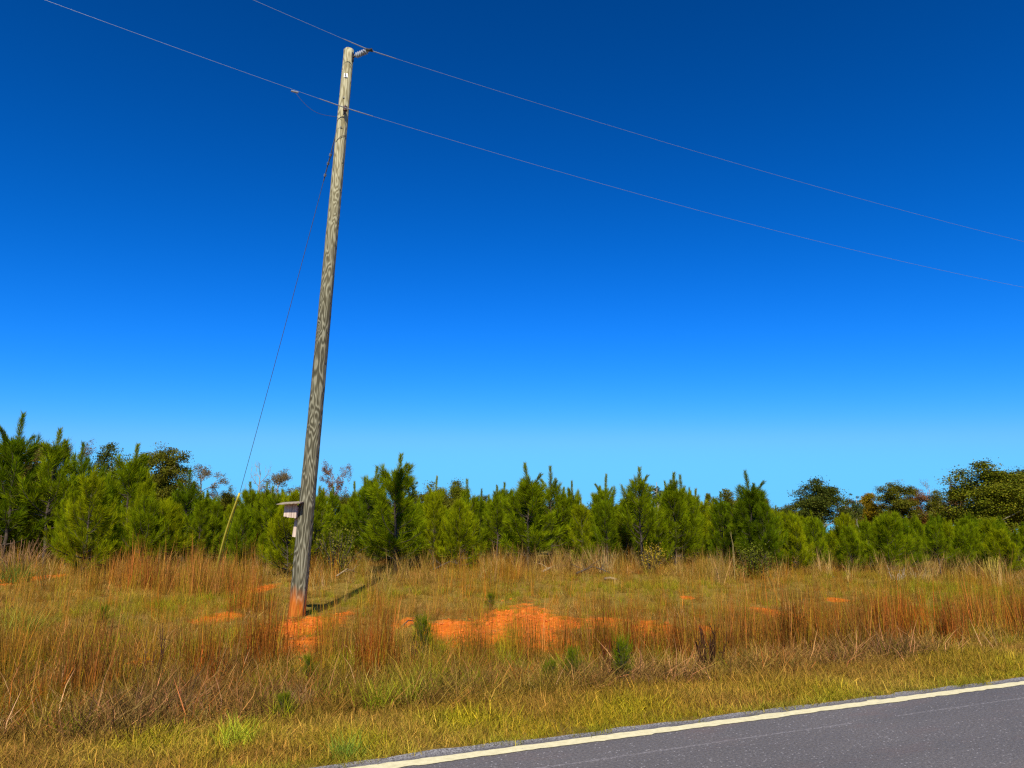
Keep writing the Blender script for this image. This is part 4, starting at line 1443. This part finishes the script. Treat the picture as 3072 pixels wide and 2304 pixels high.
FAR = [
    (75, 1318, 85, 72, 'oak', 1, C_BRN, 'brownish oak crown showing between the tall pines at the left edge'),
    (170, 1345, 50, 76, 'thin', 0, C_GREYB, 'thin grey-brown tree behind the second tall pine on the left'),
    (305, 1325, 62, 74, 'airy', 0, C_DARK, 'open see-through oak left of the round dark oak'),
    (395, 1352, 46, 78, 'airy', 1, C_OLIVE, 'narrow olive tree squeezed against the round dark oak'),
    (468, 1330, 78, 70, 'oak', 0, C_OLIVE, 'round dark oak standing tallest on the left, beyond the pines'),
    (520, 1420, 48, 80, 'airy', 2, C_DARK, 'sparse lower tree at the right shoulder of the round dark oak'),
    (592, 1418, 55, 84, 'thin', 1, C_GREYB, 'pinkish thin-leaved tree left of the guy guard'),
    (680, 1462, 38, 88, 'mound', 0, C_OLIVE, 'small round tree peeping out left of the guy guard tip'),
    (768, 1396, 44, 82, 'bare', 0, C_GREYB, 'bare flat-topped tree right of the guy wire'),
    (826, 1430, 55, 84, 'thin', 0, C_GREYB, 'thin grey tree between the bare flat-topped tree and the pole'),
    (990, 1410, 38, 78, 'thin', 1, C_RED, 'reddish thin-leaved tree just right of the pole'),
    (1030, 1475, 40, 84, 'mound', 1, C_OLIVE, 'low olive tree behind the reddish thin-leaved tree'),
    (1238, 1433, 26, 82, 'tall_pine', 0, C_PINE, 'small round-headed mature pine right of the tallest centre pine'),
    (1290, 1450, 62, 80, 'mound', 0, C_OLIVE, 'olive mound of oak at the centre'),
    (1362, 1437, 48, 84, 'oak', 2, C_YG, 'yellowish oak forming the highest of the centre mound'),
    (1420, 1490, 45, 86, 'mound', 1, C_OLIVE, 'low tree at the right end of the centre mound'),
    (1525, 1476, 28, 84, 'airy', 1, C_DARK, 'dark little oak left of the many-armed pine'),
    (1450, 1478, 35, 92, 'airy', 2, C_OLIVE, 'airy distant tree in the gap right of the centre mound'),
    (1900, 1478, 58, 82, 'mound', 0, C_DARK, 'dark round tree behind the forked-topped pine'),
    (1976, 1420, 40, 76, 'tall_pine', 1, C_PINE, 'sparse mature pine rising behind the candle-topped pair'),
    (2094, 1500, 40, 86, 'mound', 1, C_DARK, 'low dark tree right of the candle-topped pair'),
    (2133, 1474, 24, 82, 'oak', 1, C_YG, 'small domed tree left of the last tall dark pine'),
    (2185, 1464, 50, 84, 'airy', 0, C_OLIVE, 'airy olive tree behind the last tall dark pine'),
    (2262, 1466, 42, 88, 'airy', 1, C_BRN, 'brown airy tree behind the tip of the last tall dark pine'),
    (2290, 1470, 35, 92, 'airy', 2, C_OLIVE, 'faint airy tree right behind the last tall dark pine'),
    (2368, 1518, 26, 84, 'oak', 0, C_DARK, 'small dark oak at the left side of the dark green oak'),
    (2464, 1431, 76, 72, 'oak', 2, C_DARK, 'dark green round oak standing alone on the right'),
    (2545, 1505, 34, 80, 'thin', 0, C_GREYB, 'grey twiggy tree between the dark green oak and the mature pine on the right'),
    (2576, 1470, 26, 76, 'tall_pine', 0, C_PINE, 'mature pine beside the yellowing tree on the right'),
    (2622, 1474, 46, 78, 'oak', 1, C_YEL, 'yellowing autumn tree on the right'),
    (2705, 1438, 58, 74, 'oak', 0, C_OLIVE, 'olive oak with grey limbs left of the red-leaved tree'),
    (2766, 1456, 40, 77, 'airy', 2, C_RED, 'red-leaved autumn tree on the right'),
    (2802, 1452, 26, 80, 'bare', 1, C_GREYB, 'bare twiggy tree right of the red-leaved tree'),
    (2825, 1468, 40, 76, 'airy', 0, C_OLIVE, 'light airy tree left of the big yellow-green tree'),
    (2880, 1432, 38, 74, 'airy', 1, C_BRN, 'brownish narrow tree touching the big yellow-green tree'),
    (2985, 1378, 108, 64, 'oak', 2, C_YG, 'big yellow-green tree towering at the right edge'),
    (3065, 1400, 90, 68, 'oak', 0, C_DARK, 'dark tree behind the big yellow-green tree at the right edge'),
    (3150, 1390, 90, 66, 'oak', 1, C_OLIVE, 'olive tree cut off by the right edge'),
    (-70, 1320, 80, 74, 'oak', 0, C_OLIVE, 'olive oak cut off by the left edge'),
]
for u, vt, hw, yy, kind, k, tint, lab in FAR:
    tree(u, vt, hw, yy, kind, k, tint, lab, 'trees beyond the pine plantation', 'bare_tree' if kind == 'bare' else ('mature_pine' if kind == 'tall_pine' else 'broadleaf_tree'))
cnt = {}
for i, u in enumerate(np.arange(-60, 3160, 74)):
    uu = u + RNG.normal() * 18
    vt = np.interp(uu, [0, 500, 900, 1500, 2300, 2400, 3072], [1440, 1480, 1492, 1510, 1505, 1530, 1500]) + RNG.normal() * 14
    yy = RNG.uniform(92, 112)
    tint = [C_OLIVE, C_DARK, C_BRN, C_OLIVE, C_YG][int(RNG.integers(0, 5))]
    tree(uu, vt, RNG.uniform(45, 65), yy, ['oak', 'mound', 'airy'][i % 3] if uu < 2300 else 'mound', i, tint,
         '%s low distant tree from left, %s' % (ORD[cnt.setdefault(zone_of(uu), 0)], zone_of(uu)), 'low trees of the distant wood edge')
    cnt[zone_of(uu)] += 1


# ------------------------------------------------------------------ single plants and dead wood in the field
def seedling(u, v, hpx, label, kind='bushy', k=0, tint=N_MID, fat=1.0):
    x, y, z = on_ground(u, v)
    return pine(x, y, hpx / FPX * y * 1.0, kind, k, tint, label, 'pine seedlings in the grass', fat, name='pine_seedling')


N_SEED = (0.15, 0.18, 0.005)
seedling(1270, 1962, 86, 'slender pine seedling at the left end of the big clay patch', 'seedling', 1, N_SEED, 0.9)
seedling(847, 2160, 61, 'tiny dark pine seedling nearest the road, lower left of centre', 'seedling', 0, N_SEED, 1.0)
seedling(1646, 2060, 59, 'short dark pine seedling in the green grass below the big clay patch', 'seedling', 1, N_SEED, 1.0)
seedling(1715, 2050, 82, 'bluish pine seedling right next to the short dark one', 'seedling', 2, N_SEED, 0.9)
seedling(1868, 2050, 104, 'bright green upright pine seedling among rusty stalks', 'seedling', 1, (0.16, 0.20, 0.004), 0.75)
seedling(302, 1890, 57, 'dark pine seedling in the green patch far left', 'seedling', 2, N_SEED, 0.9)
seedling(1470, 1832, 42, 'small pine seedling at the top edge of the big clay patch', 'seedling', 0, N_SEED, 0.9)
seedling(925, 2050, 65, 'pale pine seedling in the green grass below the pole', 'seedling', 2, N_SEED, 0.8)


def weed(u, v, hpx, label, n, col, spread=0.10, lean=(0.0, 0.35), width=0.016, name='dead_weed', cat='weed', group=None, hmin=0.45, seg=4, twigs=True):
    x, y, z = on_ground(u, v)
    h = hpx / FPX * y
    r = np.random.default_rng(int(u * 7 + v))
    mb = MB(); tw = MB()
    for i in range(n):
        a_ = r.uniform(0, 6.28); th = r.uniform(*lean); H = h * r.uniform(hmin, 1.0)
        p = np.array([math.cos(a_) * spread * r.uniform(0.1, 1), math.sin(a_) * spread * r.uniform(0.1, 1), -0.03]); pts = [p]
        for q in range(seg):
            th2 = th + 0.06 * q * r.normal()
            p = p + np.array([math.sin(th2) * math.cos(a_), math.sin(th2) * math.sin(a_), math.cos(th2)]) * H / seg
            pts.append(p)
        br = r.uniform(0.7, 1.3)
        mb.tube(pts, np.linspace(width / 2, width / 5, seg + 1), 4, cap=False, col=np.array([br] * 3))
        if twigs:
            for q in range(2):
                i2 = r.integers(2, seg); d = r.normal(size=3) * 0.6 + np.array([0, 0, 1.0]); d /= np.linalg.norm(d)
                tw.tube([pts[i2], pts[i2] + d * H * r.uniform(0.12, 0.25)], [width / 4, width / 9], 3, cap=False, col=np.array([br] * 3))
    o = empty(name, (x, y, z))
    tag(o, label, cat, group)
    s_ = mb.obj('stems', M['weed'], o); s_.color = (*col, 1)
    if tw.n:
        t2 = tw.obj('twigs', M['weed'], o); t2.color = (*col, 1)
    return o


G_W = 'dead weeds standing in the field'
weed(2132, 2020, 150, 'charred-looking clump of dark dead stems among rusty stalks, right of centre', 22, (0.055, 0.022, 0.008), 0.12, (0.0, 0.42), 0.018, group=G_W)
weed(1830, 2030, 130, 'thin dark red stems left of the bright green seedling', 9, (0.10, 0.025, 0.012), 0.05, (0.0, 0.14), 0.014, group=G_W)
weed(1238, 2000, 95, 'few dark bare stems beside the slender seedling', 5, (0.07, 0.028, 0.014), 0.05, (0.0, 0.15), 0.013, group=G_W)
weed(430, 2070, 190, 'tall dark crooked stems over the dead mat on the left', 8, (0.08, 0.03, 0.02), 0.14, (0.0, 0.2), 0.012, group=G_W)
weed(2318, 1930, 90, 'dark upright stems at the right end of the clay', 8, (0.09, 0.03, 0.01), 0.05, (0.0, 0.08), 0.018, group=G_W)
weed(45, 1712, 112, 'brown heap of dried vines under the leftmost pines', 60, (0.26, 0.14, 0.07), 0.5, (0.0, 0.75), 0.02, group=G_W)
weed(2206, 1740, 155, 'single tall pale stalk in front of the last tall dark pine', 2, (0.40, 0.30, 0.12), 0.03, (0.0, 0.05), 0.014, group=G_W, hmin=0.9, twigs=False)
weed(1815, 1722, 88, 'fan of pale dry stalks at the foot of the pines, right of centre', 26, (0.46, 0.32, 0.12), 0.22, (0.0, 0.6), 0.011, group=G_W, twigs=False)
weed(2750, 1742, 50, 'pale tangle of dry stems under the low pines on the right', 26, (0.36, 0.26, 0.12), 0.3, (0.1, 0.95), 0.011, group=G_W)
weed(2978, 1742, 78, 'yellow dry clump between the low pines at the right edge', 30, (0.62, 0.46, 0.08), 0.14, (0.0, 0.4), 0.02, group=G_W, twigs=False)
weed(1245, 1700, 80, 'bundle of pale straw stalks right of the pole shadow end', 30, (0.62, 0.45, 0.2), 0.16, (0.0, 0.3), 0.018, group=G_W, twigs=False)
weed(2690, 1742, 52, 'grey leaning dead stems below the dense rounded pine', 12, (0.42, 0.34, 0.24), 0.14, (0.1, 0.9), 0.02, group=G_W)


def shrub(u, v, hpx, label, tint, n=420, leaf=0.055, wide=0.75, name='shrub', seed=5):
    x, y, z = on_ground(u, v)
    h = hpx / FPX * y
    r = np.random.default_rng(seed)
    st, lf = MB(), MB()
    ends = []
    for i in range(26):
        a_ = r.uniform(0, 6.28); th = r.uniform(0.0, 0.8)
        p = np.array([0, 0, -0.03]); pts = [p]
        for q in range(4):
            th += r.normal() * 0.12
            p = p + np.array([math.sin(th) * math.cos(a_) * wide, math.sin(th) * math.sin(a_) * wide, math.cos(th)]) * h / 4 * r.uniform(0.7, 1.05)
            pts.append(p)
        st.tube(pts, np.linspace(0.012, 0.004, 5), 4, cap=False, col=np.array([0.5, 0.4, 0.3]))
        ends += pts[1:]
    ends = np.array(ends)
    pp = ends[r.integers(0, len(ends), n)] + r.normal(size=(n, 3)) * 0.085
    pp[:, 2] = np.maximum(pp[:, 2], 0.02)
    u_ = r.normal(size=(n, 3)); u_ /= np.linalg.norm(u_, axis=1)[:, None]
    w = np.cross(u_, r.normal(size=(n, 3))); w /= np.linalg.norm(w, axis=1)[:, None]
    ls = (leaf * r.uniform(0.6, 1.3, n) / 2)[:, None]
    V = np.stack([pp - u_ * ls, pp + w * ls * 0.6, pp + u_ * ls, pp - w * ls * 0.6], 1).reshape(-1, 3)
    br = r.uniform(0.5, 1.4, n)
    lf.add(V, np.arange(n * 4).reshape(-1, 4), np.repeat(np.stack([br, br, br], 1), 4, 0))
    o = empty(name, (x, y, z)); tag(o, label, 'shrub')
    link(bpy.data.objects.new('stems', st.mesh('stems', M['bark'])), o)
    l_ = link(bpy.data.objects.new('foliage', lf.mesh('foliage', M['leaf'])), o); l_.color = (*tint, 1)
    return o


shrub(1012, 1728, 150, 'loose dark leafy shrub under the pines right of the pole', (0.14, 0.13, 0.012), 1300, 0.06, 0.9, seed=5)
shrub(2262, 1738, 105, 'dark brambly shrub in shade below the last tall dark pine', (0.10, 0.11, 0.008), 2200, 0.06, 0.9, seed=6)
shrub(1955, 1722, 90, 'yellow-leaved shrub at the foot of the forked-topped pine', (0.36, 0.25, 0.02), 900, 0.045, 0.7, seed=7)
shrub(1306, 1700, 62, 'rust-red sapling right of the bundle of pale straw', (0.24, 0.045, 0.012), 320, 0.05, 0.7, seed=8)
shrub(360, 1700, 66, 'rust-red low bush right of the bright bushy pine on the left', (0.26, 0.06, 0.012), 420, 0.05, 1.2, seed=9)


def clump(u, v, scale, label, tint, n=130, group=None):
    x, y, z = on_ground(u, v)
    me = tuft(int(u) + 3, n, (0.2, 0.5), 0.22, (0.05, 0.75), (0.2, 0.9), 0.008, 3, 1.0, 0.1).mesh('blades', M['weed'])
    o = link(bpy.data.objects.new('grass_tussock', me))
    o.location = (x, y, z); o.scale = (scale,) * 3; o.color = (*tint, 1)
    tag(o, label, 'tussock', group)


clump(45, 1748, 1.7, 'deep green grass tussock beside the clay at the far left', (0.085, 0.14, 0.012), 260)
clump(60, 1905, 1.25, 'grey-green arching grass tussock at the left edge', (0.22, 0.22, 0.02), 220)
clump(500, 2160, 0.62, 'pinkish flattened heap of dead grass left of the nearest seedling', (0.34, 0.20, 0.07), 300)
clump(885, 2130, 0.55, 'pinkish dead tussock right above the nearest seedling', (0.34, 0.20, 0.08), 240)
clump(710, 2235, 0.62, 'bright lime grass tussock in the mown verge on the left', (0.36, 0.40, 0.02), 200)
clump(1040, 2275, 0.5, 'fresh green tussock at the edge of the asphalt', (0.16, 0.24, 0.02), 220)
clump(1200, 2120, 0.8, 'long-bladed green tussock at the back of the verge', (0.28, 0.28, 0.02), 110)


def branch(pix, rad, label, name='fallen_branch', cat='branch', mat='dead_wood', lift=0.08, twigs=4, group='fallen branches'):
    P = [np.array(on_ground(*q)) + np.array([0, 0, lift * (0.6 + 0.8 * (i % 2))]) for i, q in enumerate(pix)]
    o0 = P[0].copy()
    mb = MB().tube([p - o0 for p in P], np.linspace(rad, rad * 0.5, len(P)), 7)
    o = mb.obj(name, M[mat], smooth=True); o.location = tuple(o0)
    tag(o, label, cat, group)
    r = np.random.default_rng(int(pix[0][0]))
    for k in range(twigs):
        i = r.integers(0, len(P) - 1); q = P[i] * 0.5 + P[i + 1] * 0.5 - o0
        d = np.array([r.normal(), r.normal(), abs(r.normal()) * 0.5 + 0.2]); d /= np.linalg.norm(d)
        MB().tube([q, q + d * 0.25, q + d * 0.5 + r.normal(size=3) * 0.06], [rad * 0.4, rad * 0.3, rad * 0.15], 4).obj('twig', M[mat], o)
    return o


branch([(1626, 1722), (1664, 1712), (1702, 1702)], 0.04, 'pale fallen limb in the grass left of the fan of dry stalks', lift=0.10, twigs=1)
branch([(1815, 1742), (1832, 1744), (1850, 1743)], 0.05, 'short whitish log piece below the fan of dry stalks', lift=0.06, twigs=0)
branch([(1730, 1730), (1780, 1722), (1830, 1728)], 0.03, 'dark brushwood limb beside the pale fallen limb', mat='bark', lift=0.15, twigs=4)
branch([(1010, 1738), (1040, 1730), (1072, 1728)], 0.022, 'grey fallen branch right of the pole in front of the leafy shrub', lift=0.15, twigs=3)
branch([(1300, 1722), (1350, 1716), (1390, 1712)], 0.025, 'brown brushwood branch right of the rust-red sapling', mat='bark', lift=0.22, twigs=7)
branch([(1204, 1890), (1225, 1882), (1242, 1872)], 0.013, 'small crooked twig lying on the clay left of the slender seedling', mat='bark', lift=0.08, twigs=1)
